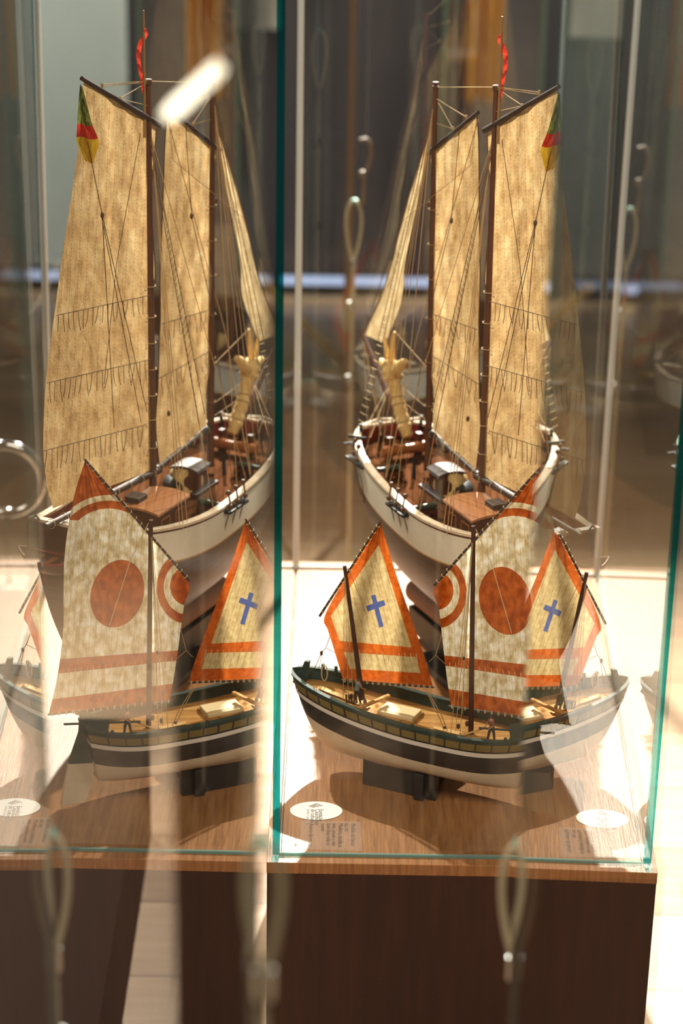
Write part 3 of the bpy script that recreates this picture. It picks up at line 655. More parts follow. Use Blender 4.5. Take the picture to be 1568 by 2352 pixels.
# deckhouse
zr = dz(-.05)+.042
c = [SH.pz(p, zr) for p in ((1022, 1145), (1077, 1198), (1112, 1132))]
s_f = (c[0][0]+c[2][0])/2; s_a = c[1][0]; t_l = (c[0][1]+c[1][1])/2; t_r = c[2][1]
sc, tc, dl, dw = (s_f+s_a)/2, (t_l+t_r)/2, abs(s_f-s_a), abs(t_l-t_r)
house = sbox(MB(), sc, tc, zr-.024, dl-.006, dw-.006, .046).build('deckhouse', M['house_dark'], sch, False)
rows = [[SH.w(sc+sx*dl/2, tc+dw/2*q, zr+e+.004*(1-q*q)) for q in np.linspace(-1, 1, 9)] for sx, e in ((-1, 0), (1, 0))]
mb = MB(); mb.grid(rows); mb.grid([[p-np.array([0, 0, .003]) for p in r] for r in rows])
for q in (0, -1): mb.add([rows[0][q], rows[1][q], rows[1][q]-np.array([0, 0, .003]), rows[0][q]-np.array([0, 0, .003])], [(0, 1, 2, 3)])
for r in rows:
    for a, b in zip(r, r[1:]): mb.add([a, b, b-np.array([0, 0, .003]), a-np.array([0, 0, .003])], [(0, 1, 2, 3)])
mb.build('cabin_roof', M['house_roof'], house, label='tan planked cabin roof')
for k in (-1, 1):
    ss = sc+k*dl*.22; mb = MB(); tt = t_l-.0028
    for a, b in (((-.010, -.012), (.010, -.012)), ((-.010, .010), (.010, .010)), ((-.010, -.012), (-.010, .010)), ((.010, -.012), (.010, .010))):
        mb.tube([SH.w(ss+a[0], tt, zr-.022+a[1]), SH.w(ss+b[0], tt, zr-.022+b[1])], .0012, 4)
    mb.build('window_frame', M['panel'], house)
    sbox(MB(), ss, tt, zr-.023, .016, .001, .018).build('window_pane', M['house_dark'], house, False)
mb = sbox(MB(), s_a+dl*.30, tc-dw*.28, zr+.006, .022, .020, .008); mb.build('skylight', M['spar'], house, False, .0006)
# companion hatch with curved roof
zc = dz(.09)+.034
c = [SH.pz(p, zc) for p in ((966, 1062), (985, 1072), (1040, 1066), (1012, 1054))]
sc2, tc2 = .088, SH.pz((1004, 1064), zc)[1]
hat = sbox(MB(), sc2, tc2, zc-.018, .030, .034, .034).build('companion_hatch', M['house_dark'], sch, False)
rows = [[SH.w(sc2+e, tc2+.020*q, zc+.004*(1-q*q)+ez) for q in np.linspace(-1, 1, 9)] for e, ez in ((-.018, -.003), (-.018, 0), (.018, 0), (.018, -.003), (-.018, -.003))]
MB().grid(rows).build('hatch_roof', M['spar'], hat)
# coiled rope bale with hollow core, black barrel
q = SH.pz((1034, 1114), dz(.03)+.016)
bale = MB(); cax = (PO*.75-AX*.65); cc = SH.w(q[0], q[1], dz(.03)+.019)
bale.lathe(cc, [(.009, -.015), (.018, -.015), (.0205, -.007), (.021, 0), (.0205, .007), (.018, .015), (.009, .015), (.009, -.015)], cax, 26)
bo = bale.build('rope_coil', M['straw'], sch, label='straw coloured coil of rope')
MB().lathe(cc, [(.0001, -.0125), (.0078, -.0125), (.0078, .0125), (.0001, .0125)], cax, 18).build('coil_core', M['house_dark'], bo)
sbox(MB(), q[0]-.016, q[1]+.004, dz(.03)+.004, .012, .026, .008).build('fender', M['straw'], sch, False, .002)
q = SH.pz((1064, 1128), dz(.01)+.012); cc = SH.w(q[0], q[1], dz(.01)+.0125)
MB().lathe(cc, [(.0001, -.016), (.0095, -.016), (.0110, -.012), (.0122, 0), (.0110, .012), (.0095, .016), (.0075, .016), (.0075, .010), (.0001, .010)], AX*-.75+PO*.66, 22).build('barrel', M['ironwork'], sch, label='black open barrel on its side')
# cannons
def cannon(px, length):
    q = SH.pz(px, dz(.05)+.014); s, t = q[0], q[1]; z = dz(s)+.014
    g = MB(); g.lathe(SH.w(s, t, z), [(.0001, -length*.42), (.0022, -length*.42), (.0026, -length*.38), (.0044, -length*.36), (.0046, -length*.2), (.0038, length*.1), (.0030, length*.5), (.0038, length*.52), (.0038, length*.58), (.0018, length*.58), (.0018, length*.5)], PO, 14)
    gun = g.build('cannon', M['green_iron'], sch)
    sbox(MB(), s, t-.004, z-.007, .010, .024, .006).build('carriage', M['house_dark'], gun, False)
    for a in (-1, 1):
        for b in (-1, 1): MB().lathe(SH.w(s+a*.0065, t-.004+b*.008, z-.0105), [(.0001, -.001), (.0034, -.001), (.0034, .001), (.0001, .001)], AX, 14).build('wheel', M['house_dark'], gun)
cannon((975, 1163), .040); cannon((898, 1085), .034)
# trough, bitts, windlass, pump, catheads, anchor, channels
q = SH.pz((1000, 1140), dz(.0)+.006); q2 = SH.pz((985, 1122), dz(.03)+.006)
tr_ = sbox(MB(), (q[0]+q2[0])/2, (q[1]+q2[1])/2, dz(.02)+.004, .060, .011, .008).build('hatch_trough', M['spar'], sch, False, .0008)
sbox(MB(), (q[0]+q2[0])/2, (q[1]+q2[1])/2, dz(.02)+.0085, .052, .006, .001).build('trough_lining', M['ironwork'], tr_, False)
q = SH.pz((950, 1103), dz(.09)); p0 = SH.w(q[0], q[1], dz(.09))
MB().tube([p0, p0+np.array([0, 0, .026]), p0+np.array([0, 0, .030])+AX*.002], [.0028, .0022, .0030], 10).build('bitt', M['ironwork'], sch)
q = SH.pz((930, 1030), dz(.17)+.01); wl = MB(); wl.lathe(SH.w(.215, .0, dz(.21)+.012), [(.0001, -.034), (.007, -.034), (.008, -.022), (.0062, -.008), (.0062, .008), (.008, .022), (.007, .034), (.0001, .034)], PO, 16)
wl.build('windlass', M['panel'], sch)
for tt in (-.022, .022): sbox(MB(), .222, tt, dz(.22)+.014, .010, .008, .030).build('bitt', M['house_dark'], sch, False, .0008)
for px, tt in (((806, 1002), .055), ((948, 958), -.055)):
    a = SH.w(.235, tt*.9, s_rail(.235)+.004); b = a+(PO*np.sign(tt)*.022+AX*.008)+np.array([0, 0, .004])
    MB().tube([a, b], .0024, 6).build('cathead', M['ironwork'], sch)
a = SH.w(.262, -.045, s_rail(.26)+.010); b = SH.w(.262, .045, s_rail(.26)+.010)
MB().tube([a, b], .0026, 8).build('bow_rail', M['rail_white'], sch)
for tt in (-.045, -.016, .016, .045): MB().tube([SH.w(.262, tt, s_rail(.26)-.02), SH.w(.262, tt, s_rail(.26)+.014)], .0026, 8).build('stanchion', M['ironwork'], sch)
an = MB(); a = SH.w(.225, .068, s_rail(.22)-.002)
an.tube([a+AX*.02, a-AX*.03-np.array([0, 0, .006])], .0018, 8); an.tube([a-AX*.03+np.array([0, 0, .012]), a-AX*.034-np.array([0, 0, .006]), a-AX*.03-np.array([0, 0, .024])], [.001, .002, .001], 8)
an.tube([a+AX*.02+PO*.010, a+AX*.02-PO*.010], .0016, 6); an.build('anchor', M['ironwork'], sch)
for s_, n in ((.035, 3), (.19, 2)):
    b_ = SH.bs(s_); sbox(MB(), s_, b_+.004, s_rail(s_)-.006, .050, .010, .003).build('channel', M['ironwork'], sch, False)
    for k in range(n):
        s2 = s_+(k-(n-1)/2)*.020; b2 = SH.bs(s2)
        p = SH.w(s2, b2+.007, s_rail(s2)+.002); q = SH.w(s2, b2+.004, s_rail(s2)+.020)
        de = MB(); de.ball(p, .0034, 10, (1, 1, 1.1)); de.ball(q, .0034, 10, (1, 1, 1.1)); de.tube([p, q], .0012, 5); de.build('deadeye', M['block'], sch)
        MB().tube([p, SH.w(s2, b2*.985, s_rail(s2)-.030), SH.w(s2, b2*.93, s_rail(s2)-.060)], .0007, 5).build('chain_plate', M['ironwork'], sch)
# stern rail, davits and the hanging dinghy
dg = MB(); rows = []
for k in range(17):
    s = -1+2*k/16; wv = .017*max(0, 1-abs(s)**2.6); row = []
    for j in range(9):
        a = math.pi*j/8; row.append(SH.w(-.243+wv*math.cos(a), s*.044, .022-.018*math.sin(a)*(max(0.02, 1-abs(s)**4))+.008*s*s))
    rows.append(row)
dn = dg.grid(rows).build('dinghy', M['house_dark'], sch, label='dark red dinghy hung across the stern')
for s in (-.4, 0, .4): MB().box(SH.w(-.243, s*.045, .019), (.026, .006, .002), RS).build('thwart', M['panel'], dn)
gw = MB()
for e in (0, -1): gw.tube([r[e] for r in rows], .0016, 6)
gw.build('gunwale', M['pennant_red'] if False else M['red_paint'], dn)
for tt in (-.03, .03):
    MB().tube([SH.w(-.210, tt, .050), SH.w(-.225, tt, .066), SH.w(-.243, tt, .062), SH.w(-.243, tt, .028)], .0012, 6).build('davit', M['matte_dark'], sch)
sbox(MB(), -.2155, 0, .030, .004, .078, .046).build('transom', M['house_dark'], sch, False)
sbox(MB(), -.180, 0, dz(-.18)+.010, .04, .05, .020).build('stern_cabin', M['house_dark'], sch, False, .001)

# display stand of the schooner
KZ = SH.O[2]-.156
st = thing('ship_stand', 'tall black wooden stand with brown curved saddle carrying the schooner', 'stand', SH.w(.02, 0, -SH.O[2]))
def stbox(s, t, z0, z1, ds, dt, nm, mat, top=None):
    mb = MB(); vs = []
    for z, f in ((z0, 1.0), (z1, top or 1.0)):
        vs += [SH.w(s+a*ds/2*f, t+b*dt/2*f, z-SH.O[2]) for a, b in ((-1, -1), (1, -1), (1, 1), (-1, 1))]
    mb.add(vs, [(0, 1, 2, 3), (4, 5, 6, 7), (0, 1, 5, 4), (1, 2, 6, 5), (2, 3, 7, 6), (3, 0, 4, 7)]); mb.build(nm, M[mat], st, False, .0012)
e_ = SH.loc(SH.px((957, 1350)))[0]
stbox(-.02, 0, .0, .012, .22, .085, 'foot', 'black_wood'); stbox(e_-.11, 0, .012, KZ-.032, .21, .030, 'keel_board', 'black_wood')
stbox(e_-.19, .008, .012, KZ-.060, .030, .052, 'upright', 'black_wood')
zb_ = KZ-.016-SH.O[2]
MB().tube([SH.w(e_+d, 0, zb_) for d in (.016, .0145, .010, .004, 0, -.06, -.12, -.20, -.24)], [.0001, .007, .0125, .0155, .016, .016, .016, .016, .016], 18).build('saddle', M['saddle'], st, label='brown padded beam with rounded end')

# ------------------------------------------------------------------ small sailing boat
hb = math.radians(25.5); AB = np.array([-math.cos(hb), math.sin(hb), 0]); PB = np.array([-math.sin(hb), -math.cos(hb), 0])
def b_rail(s): return .010+.019*max(0, (s-.05)/.185)**1.5+.008*max(0, -s/.105)**2
BH = Hull(UZ(1082, 1680, .088), AB, PB, .045, b_rail, -.053, lambda h: -.066-.014*h, lambda h: .188+.047*h**.6,
          lambda u: (1-.62*((.45-u)/.45)**4.0 if u < .45 else max(0, 1-((u-.45)/.55)**2.3)**.5), lambda h: .62+.38*(max(0, 1-(1-h)**2.2))**.6)
bt = thing('sailing_boat_model', 'small black-hulled model boat with two orange and cream sails in front of the schooner', 'model ship', BH.w(.06, 0, -.05))
BH.zone(.0, .0035, 1).build('sheer_strake', M['boat_green'], bt); BH.zone(.0035, .0125, 2, -.0006).build('ochre_band', M['boat_yellow'], bt, label='ochre panelled band')
BH.zone(.0125, .0142, 1).build('dark_line', M['boat_black'], bt); BH.zone(.0142, .0200, 2, -.0012).build('rubbing_strake', M['boat_stripe'], bt, label='white rubbing strake')
BH.zone(.0200, .0430, 5).build('topsides', M['boat_black'], bt, label='black topsides'); BH.zone(.0430, None, 8).build('bottom', M['boat_bottom'], bt, label='pale pinkish bottom')
mb = MB(); mb.grid([[BH.pt(k/40, b_rail(BH.s0(1)+k/40*(BH.s1(1)-BH.s0(1)))-BH.zk, sg) for sg in (1, -1)] for k in range(41)]); mb.build('bottom_plate', M['boat_bottom'], bt)
BH.zone(.0, .0135, 2, .0035).build('bulwark', M['boat_green'], bt, label='dark green bulwark')
BH.deck(.0130, .0035).build('deck', M['boat_deck'], bt); BH.cap(.0050, .0022, .001).build('rail', M['boat_green'], bt)
bd = lambda s: b_rail(s)-.0130
mb = MB()
for k in range(15):
    u = .06+.9*k/15
    p, q = BH.pt(u, .0035, 1, -.0010), BH.pt(u, .0125, 1, -.0010); mb.tube([p, q], .0009, 4)
mb.build('band_stanchions', M['boat_black'], bt)
RB = Matrix(((AB[0], PB[0], 0), (AB[1], PB[1], 0), (0, 0, 1)))
def bbox(mb, s, t, z, ds, dt, dzz): return mb.box(BH.w(s, t, z), (ds, dt, dzz), RB)
# masts and yards
def bm_(p0, p1, r0, r1, mat, name, t0=0., t1=0.):
    a, b = BH.px(p0, t0), BH.px(p1, t1)
    return MB().tube([a+(b-a)*k/6 for k in range(7)], [lerp(r0, r1, k/6) for k in range(7)], 12).build(name, M[mat], bt)
TS = -.010
bm_((1081, 1684), (1087, 1208), .0032, .0026, 'boat_mast', 'mainmast'); bm_((832, 1606), (791, 1300), .0032, .0022, 'boat_mast', 'foremast')
bm_((997, 1344), (1240, 1074), .0017, .0012, 'spar', 'main_yard', TS+.004, TS+.004); bm_((734, 1415), (874, 1198), .0016, .0011, 'spar', 'fore_yard', TS+.004, TS+.004)
bm_((1030, 1622), (1310, 1664), .0013, .0012, 'spar', 'main_boom', TS, TS); bm_((785, 1562), (996, 1579), .0013, .0012, 'spar', 'fore_boom', TS, TS)
wa = wrinkle(21, .0007, 2.0, 2.5)
sail(BH, [(873, 1203), (838, 1258), (790, 1332), (745, 1416), (752, 1445), (763, 1480), (775, 1520), (787, 1560)], [(874, 1202), (884, 1235), (900, 1290), (918, 1345), (938, 1402), (958, 1460), (978, 1520), (994, 1577)], 40, 60,
     lambda u, v: TS-.004*math.sin(math.pi*u)*v+wa(u, v), M['sail_boat_fore'], 'foresail', bt)
wb2 = wrinkle(31, .0008, 2.5, 3.0)
sail(BH, [(1238, 1078), (1170, 1152), (1090, 1242), (1001, 1343), (1008, 1400), (1016, 1470), (1025, 1550), (1035, 1619)], [(1240, 1078), (1258, 1140), (1272, 1215), (1281, 1300), (1281, 1390), (1280, 1470), (1290, 1570), (1308, 1662)], 60, 80,
     lambda u, v: TS-.006*math.sin(math.pi*u)*math.sin(math.pi*v)+wb2(u, v), M['sail_boat_main'], 'mainsail', bt)
def B(pts, r=.0005, mat='rope', name='rope'): return rope(bt, [BH.px(p[:2], p[2] if len(p) > 2 else TS+.003) for p in pts], r, mat, name)
def blacing(a, b, n):
    A, Bq = BH.px(a, TS+.004), BH.px(b, TS+.004)
    mb = MB()
    for k in range(n):
        h_ = hoop(A+(Bq-A)*(k+.5)/n, .0021, Bq-A, th=.0004); off = len(mb.v); mb.v += h_.v; mb.f += [[i+off for i in f] for f in h_.f]; mb.mi += h_.mi
    mb.build('yard_lacing', M['rope_light'], bt)
blacing((1000, 1341), (1238, 1077), 20); blacing((737, 1411), (872, 1201), 15); blacing((1030, 1622), (1308, 1664), 18); blacing((785, 1562), (994, 1579), 16)
for (a, b, n, ln) in (((790, 1490), (962, 1502), 13, 22), ((1025, 1520), (1270, 1556), 18, 26)):
    for k in range(n):
        p = (lerp(a[0], b[0], (k+.5)/n), lerp(a[1], b[1], (k+.5)/n)); dx = random.uniform(2, 8)
        MB().tube([BH.px((p[0]+dx*q, p[1]+ln*q), TS+.0035+.001*math.sin(q*3)) for q in (0, .4, .8, 1)], .0004, 4).build('reef_point', M['rope_light'], bt)
# rigging of the small boat
for x, y in ((788, 1605), (800, 1610), (812, 1612)): B([(791, 1306, 0), (x, y, .030)], .0004)
for x, y in ((1034, 1690), (1046, 1680), (1056, 1690)): B([(1087, 1215, 0), (x, y, .034)], .0004)
B([(1092, 1215, 0), (1130, 1300, .004), (1175, 1455, .004)], .0005, 'rope_light'); B([(800, 1305, 0), (845, 1420, .003)], .0004)
B([(1087, 1210, .0), (1066, 1500, .012), (1062, 1640, .012)], .0004); blockpart(bt, BH.px((1065, 1512), .012), .0018, 'ironwork')
B([(757, 1463), (748, 1488, 0.), (738, 1500, 0.), (722, 1535, 0)], .0005, 'rope_dark'); B([(748, 1488, 0.), (770, 1500)], .0004, 'rope_dark'); B([(740, 1500, 0.), (732, 1535, 0)], .0004, 'rope_dark')
blockpart(bt, BH.px((738, 1500), 0.), .0026)
B([(1015, 1455), (1000, 1505, 0), (985, 1520)], .0004); B([(1000, 1505, 0), (1022, 1525)], .0004)
B([(980, 1590), (1005, 1640, .0), (1020, 1675, 0)], .0006); B([(983, 1590), (1012, 1640, .0), (1025, 1672, 0)], .0006)
for p, t in (((1020, 1674), .004), ((1052, 1668), .006), ((1072, 1662), .004), ((806, 1600), .010), ((838, 1612), .006)): blockpart(bt, BH.px(p, t), .0030)
# deck details
q = BH.pz((917, 1634), bd(.07)+.005); bbox(MB(), q[0], q[1], bd(.07)+.0045, .046, .028, .005).build('hatch_cover', M['hatch_cream'], bt, False, .001, label='cream hatch cover')
bbox(MB(), q[0], q[1], bd(.07)+.001, .050, .032, .003).build('hatch_coaming', M['boat_deck'], bt, False)
a, b = BH.pz((808, 1632), bd(.13)+.012), BH.pz((893, 1600), bd(.1)+.012)
A, Bq = BH.w(a[0], a[1], bd(.12)+.012), BH.w(b[0], b[1], bd(.12)+.012)
MB().box((A+Bq)/2, (float(np.linalg.norm(Bq-A)), .005, .003), Matrix.Rotation(math.atan2((Bq-A)[1], (Bq-A)[0]), 3, 'Z')).build('thwart_beam', M['boat_deck'], bt, False, .0006)
MB().add([BH.w(s, t, bd(s)+.0022) for s, t in ((.20, .003), (.13, .009), (.13, -.001), (.20, -.004))], [(0, 1, 2, 3)]).build('centre_plank', M['light_plank'], bt)
MB().add([BH.w(s, t, bd(s)+.0016) for s, t in ((.045, .012), (.005, .012), (.005, .004), (.045, .004))], [(0, 1, 2, 3)]).build('centre_plank', M['light_plank'], bt)
# stem head
sp_ = [(676, 1562), (684, 1548), (697, 1535), (700, 1524), (704, 1514), (714, 1516), (711, 1532), (714, 1545), (706, 1560), (694, 1578)]
MB().prism([BH.px(p, -.003) for p in sp_], PB*.006).build('stem_head', M['boat_green'], bt, False, .0005)
c_ = BH.px((745, 1538), -.022); MB().tube([c_+np.array([.0035*math.cos(k*math.pi/8), -.001, .0105*math.sin(k*math.pi/8)-.004]) for k in range(16)], .0008, 6, closed=True).build('rope_coil', M['rope_light'], bt)
for s in (.19, .205): MB().tube([BH.w(s, -BH.bs(s)+.004, b_rail(s)-.002), BH.w(s, -BH.bs(s)+.004, b_rail(s)+.009)], .0022, 8).build('bollard', M['boat_green'], bt)
for px in ((1160, 1703), (1172, 1704), (946, 1668)):
    q = BH.pz(px, b_rail(-.05)+.002); MB().tube([BH.w(q[0], q[1], b_rail(q[0])-.002), BH.w(q[0], q[1], b_rail(q[0])+.006)], .0018, 8).build('bollard', M['boat_green'], bt)
hl = MB(); p = BH.px((806, 1595), .012)
for k in range(5): hl.tube([p+np.array([.012*k/4-.006, 0, 0]), p+np.array([.012*k/4-.005, .002, -.012])], .0012, 5)
hl.build('belaying_pins', M['block'], bt)
# tiller and rudder
MB().tube([BH.px((1100, 1672), 0.), BH.px((1205, 1680), 0.), BH.w(-.103, 0, b_rail(-.1)+.004)], .0014, 8).build('tiller', M['cable_teal'] if False else M['boat_green'], bt)
MB().tube([BH.px((1046, 1695), .012), BH.px((1112, 1672), -.004)], .0013, 8).build('oar', M['light_plank'], bt)
def rp(x, y):
    p = BH.px((x, y), -.0025); p[2] = max(p[2], .0012); return p
ru = MB().prism([rp(*p) for p in ((1172, 1664), (1238, 1652), (1240, 1700), (1262, 1772), (1192, 1766), (1176, 1700))], PB*.005).build('rudder', M['boat_green'], bt, False)
MB().prism([rp(*p) for p in ((1262, 1772), (1272, 1830), (1276, 1868), (1224, 1858), (1210, 1818), (1206, 1788), (1192, 1766))], PB*.005).build('rudder_blade', M['boat_bottom'], ru, False, label='pale lower rudder blade')
# cradle of the small boat
cr = thing('boat_cradle', 'low black cross-shaped wooden cradle under the small boat', 'stand', (*UZ(930, 1800, 0)[:2], 0))
def cboard(a, b, h, th, notch, nm):
    a, b = np.array(a), np.array(b); d = (b-a); ln = np.linalg.norm(d); d = d/ln; n_ = np.array([-d[1], d[0], 0])
    pts = [a, b, b+np.array([0, 0, h]), b-d*ln*.25+np.array([0, 0, h-notch]), a+d*ln*.25+np.array([0, 0, h-notch]), a+np.array([0, 0, h])]
    MB().prism([p-n_*th/2 for p in pts], n_*th).build(nm, M['black_wood'], cr, False, .0008)
p = UZ(836, 1797, 0); ke = BH.w(.1, 0, 0)[2]-.088
p1 = p+np.array([AB[0]*-.095, AB[1]*-.095, 0]); cboard((p[0], p[1], .0003), (p1[0], p1[1], .0003), .0330, .010, 0.0, 'long_board')
q0 = UZ(962, 1836, 0); q0 = q0+PB*.004; q1 = q0-PB*.085
cboard((q0[0], q0[1], .0003), (q1[0], q1[1], .0003), .0345, .012, .004, 'cross_board')

# ------------------------------------------------------------------ crew figures
def merge(o, k):
    r = o.modifiers.new('one_surface', 'REMESH'); r.mode = 'VOXEL'; r.voxel_size = .022*k; r.use_smooth_shade = True
def figure(name, label, base, hgt, yaw, shirt, lean, parentless=True):
    f = thing(name, label, 'figurine', base); k = hgt/1.75; b = V(base); Rz = Matrix.Rotation(yaw, 3, 'Z')
    P = lambda x, y, z: b+Rz @ Vector((x, y, z))*k
    def limb(pts, rs, mb): mb.tube([P(*p) for p in pts], [r*k for r in rs], 10)
    body = MB(); limb([(0, 0, .86), (0, lean*.3, 1.1), (0, lean*.7, 1.35), (0, lean, 1.46), (0, lean*1.1, 1.52)], [.15, .14, .18, .13, .055], body)
    body.ball(P(0, lean*1.25, 1.63), .105*k, 12, (.9, 1, 1.2)); body.ball(P(0, lean*1.25+.11, 1.61), .022*k, 6)
    for s in (-1, 1):
        limb([(s*.19, lean, 1.40), (s*.27, lean+.08, 1.14), (s*.20, lean+.30, 1.02)], [.058, .046, .034], body)
        body.ball(P(s*.195, lean+.34, 1.01), .045*k, 8, (1, 1.3, .8))
        for fi in range(4): limb([(s*.17+fi*.018*s, lean+.37, 1.015), (s*.17+fi*.018*s, lean+.42, .99)], [.012, .008], body)
    merge(body.build('body', M['skin'], f), k)
    sh = MB(); limb([(0, 0, .90), (0, lean*.3, 1.1), (0, lean*.7, 1.35), (0, lean, 1.45)], [.165, .155, .195, .145], sh)
    for s in (-1, 1): limb([(s*.17, lean, 1.41), (s*.26, lean+.06, 1.18)], [.075, .062], sh)
    merge(sh.build('shirt', M[shirt], f), k)
    tr = MB()
    for s, st_ in ((-1, -.14), (1, .20)): limb([(s*.09, 0, .92), (s*.12, st_*.6, .48), (s*.12, st_, .07)], [.115, .085, .065], tr); limb([(s*.12, st_-.05, .035), (s*.12, st_+.16, .03)], [.05, .04], tr)
    limb([(0, 0, .82), (0, 0, .95)], [.16, .165], tr); merge(tr.build('trousers', M['trousers'], f), k)
    ht = MB(); ht.lathe(P(0, lean*1.25, 1.69), [(.001*k, .10*k), (.08*k, .085*k), (.108*k, .0), (.150*k, -.005*k), (.150*k, -.02*k), (.10*k, -.02*k)], (0, 0, 1), 14); ht.build('cap', M['trousers'], f)
q = BH.pz((1128, 1702), bd(-.04)); figure('crew_figurine', 'tiny sailor figurine standing at the tiller on the boat stern', BH.w(q[0], q[1], bd(q[0])+.0002), .034, 2.2, 'shirt_red', .05)
q = BH.pz((819, 1618), bd(.14)); figure('crew_figurine', 'tiny grey-shirted figurine working beside the boat foremast', BH.w(q[0], q[1], bd(q[0])+.0002), .034, -1.2, 'shirt_grey', .12)

# ------------------------------------------------------------------ hanging cables with loops (behind the case and in the foreground)
def loop_cable(base, top, lw, lh, zlow, label, hook=True, gap=0.):
    b = V(base); t = thing('loop_cable', label, 'cable', (b.x, b.y, zlow), 'looped barrier cables')
    zt = top; zb = top-lh
    pts = []
    for k in range(33):
        a = k/32; ang = math.pi*2*a
        w_ = lw/2*math.sin(ang); z = zb+lh*(1-math.cos(ang))/2
        w_ *= (.25+.75*((z-zb)/lh)**.7)*1.12
        pts.append((b.x+w_, b.y, z))
    MB().tube(pts, .0028, 8).build('loop', M['cable'], t)
    MB().tube([(b.x-.004, b.y, zt), (b.x, b.y, zt+.0008), (b.x+.004, b.y, zt)], .0038, 8).build('loop_sleeve', M['cable_teal'], t)
    MB().tube([(b.x, b.y, zb+.004), (b.x, b.y, zb-.016)], .0060, 10).build('ferrule', M['steel'], t)
    MB().tube([(b.x, b.y, zb-.01), (b.x, b.y, zlow+.16)], .0032, 8).build('rope', M['cable'], t)
    for z in (zb-.07, zb-.20): MB().tube([(b.x-.003, b.y, z), (b.x-.003, b.y, z-.014)], .0065, 10).build('ferrule', M['steel'], t)
    tb = MB(); z1 = zlow+.16
    for s in (-1, 1): tb.tube([(b.x, b.y, z1), (b.x+s*.012, b.y, z1-.02), (b.x+s*.012, b.y, z1-.075), (b.x, b.y, z1-.09)], .0034, 8)
    tb.build('turnbuckle', M['steel'], t)
    MB().tube([(b.x, b.y, z1-.085), (b.x, b.y, zlow+.006)], .0034, 8).build('rod', M['steel'], t)
    MB().lathe((b.x, b.y, zlow), [(.0001, 0), (.022, 0), (.022, .004), (.006, .007), (.0001, .007)]).build('floor_plate', M['steel'], t)
    return t
YB = 1.55
pb = UY(815, 530, YB); zt = UY(816, 462, YB)[2]; zb_ = UY(816, 600, YB)[2]
lc = loop_cable((UY(806, 900, YB)[0], YB, 0), zt, .030, zt-zb_, FZ, 'looped steel cable with turnbuckle standing behind the glass case, left of the schooner')
hkp = [UY(x, y, YB+.02) for x, y in ((826, 322), (842, 320), (851, 335), (852, 355), (846, 380), (838, 398), (834, 410))]
t = thing('hanging_hook', 'S-shaped brass hook hanging above the looped cable behind the case', 'hook', (hkp[-1][0], YB+.02, hkp[-1][2]))
MB().tube(smoothline(hkp, 24), .0034, 8).build('hook', M['pole_brown'], t)
MB().ball(UY(832, 400, YB+.02), .007, 10).build('hook_eye', M['pole_brown'], t)
MB().tube([UY(836, 408, YB+.02), UY(834, 470, YB+.02)], .0034, 8).build('hook_shank', M['pole_brown'], t)
MB().tube([hkp[1], hkp[1]+np.array([0, 0, 1.3])], .0008, 5).build('suspension_wire', M['steel'], t)
pv = UY(806, 300, 2.2)
tag(MB().tube([(pv[0], 2.2, FZ), (pv[0], 2.2, 1.9)], .0085, 14).build('vertical_pole', M['pole_brown']), 'brown vertical pole behind the case, above the looped cable', 'pole')
e0, e1 = UZ(830, 880, FZ+.012), UY(600, 640, 2.75)
tag(MB().tube([e0, e1], .012, 12).build('leaning_pole', M['pole_pale']), 'pale wooden pole leaning diagonally on the floor behind the case', 'pole')

# ------------------------------------------------------------------ things at the back wall
bn = thing('yellow_banner', 'yellow cloth banner with a dark fold hanging on the dark wall, top centre', 'banner', (*UY(1108, 235, 3.7)[:2], UY(1108, 235, 3.7)[2]))
x0, x1 = UY(1066, 100, 3.7)[0], UY(1152, 100, 3.7)[0]; zb2 = UY(1108, 232, 3.7)[2]
rows = [[(lerp(x0, x1, k/40), 3.7+.035*math.sin(k*.62)+(.05 if 11 < k < 20 else 0), z) for k in range(41)] for z in (zb2, zb2+1.2)]
MB().grid(rows).build('cloth', M['yellow_panel'], bn)
MB().tube([(x0-.02, 3.72, zb2+1.2), (x1+.02, 3.72, zb2+1.2)], .01, 8).build('rod', M['ironwork'], bn)
fc = thing('glass_case', 'far empty glass case with pale teal corners behind the schooner masts', 'display case', (.6, 2.9, FZ))
xa, xb = UY(1018, 200, 2.7)[0], UY(1246, 100, 2.7)[0]; zf = UY(1246, 690, 2.7)[2]+.2
MB().box(((xa+xb)/2, 2.93, (FZ+zf-.2)/2), (xb-xa, .46, zf-.2-FZ)).build('base', M['plinth_front'], fc, False)
for x in (xa, xb):
    MB().box((x, 2.7, zf-.2+.7), (.011, .011, 1.4)).build('corner_post', M['glass_base'], fc, False)
MB().box(((xa+xb)/2, 2.7, zf-.2+.7), (xb-xa-.012, .006, 1.4)).build('front_pane', M['glass'], fc, False)

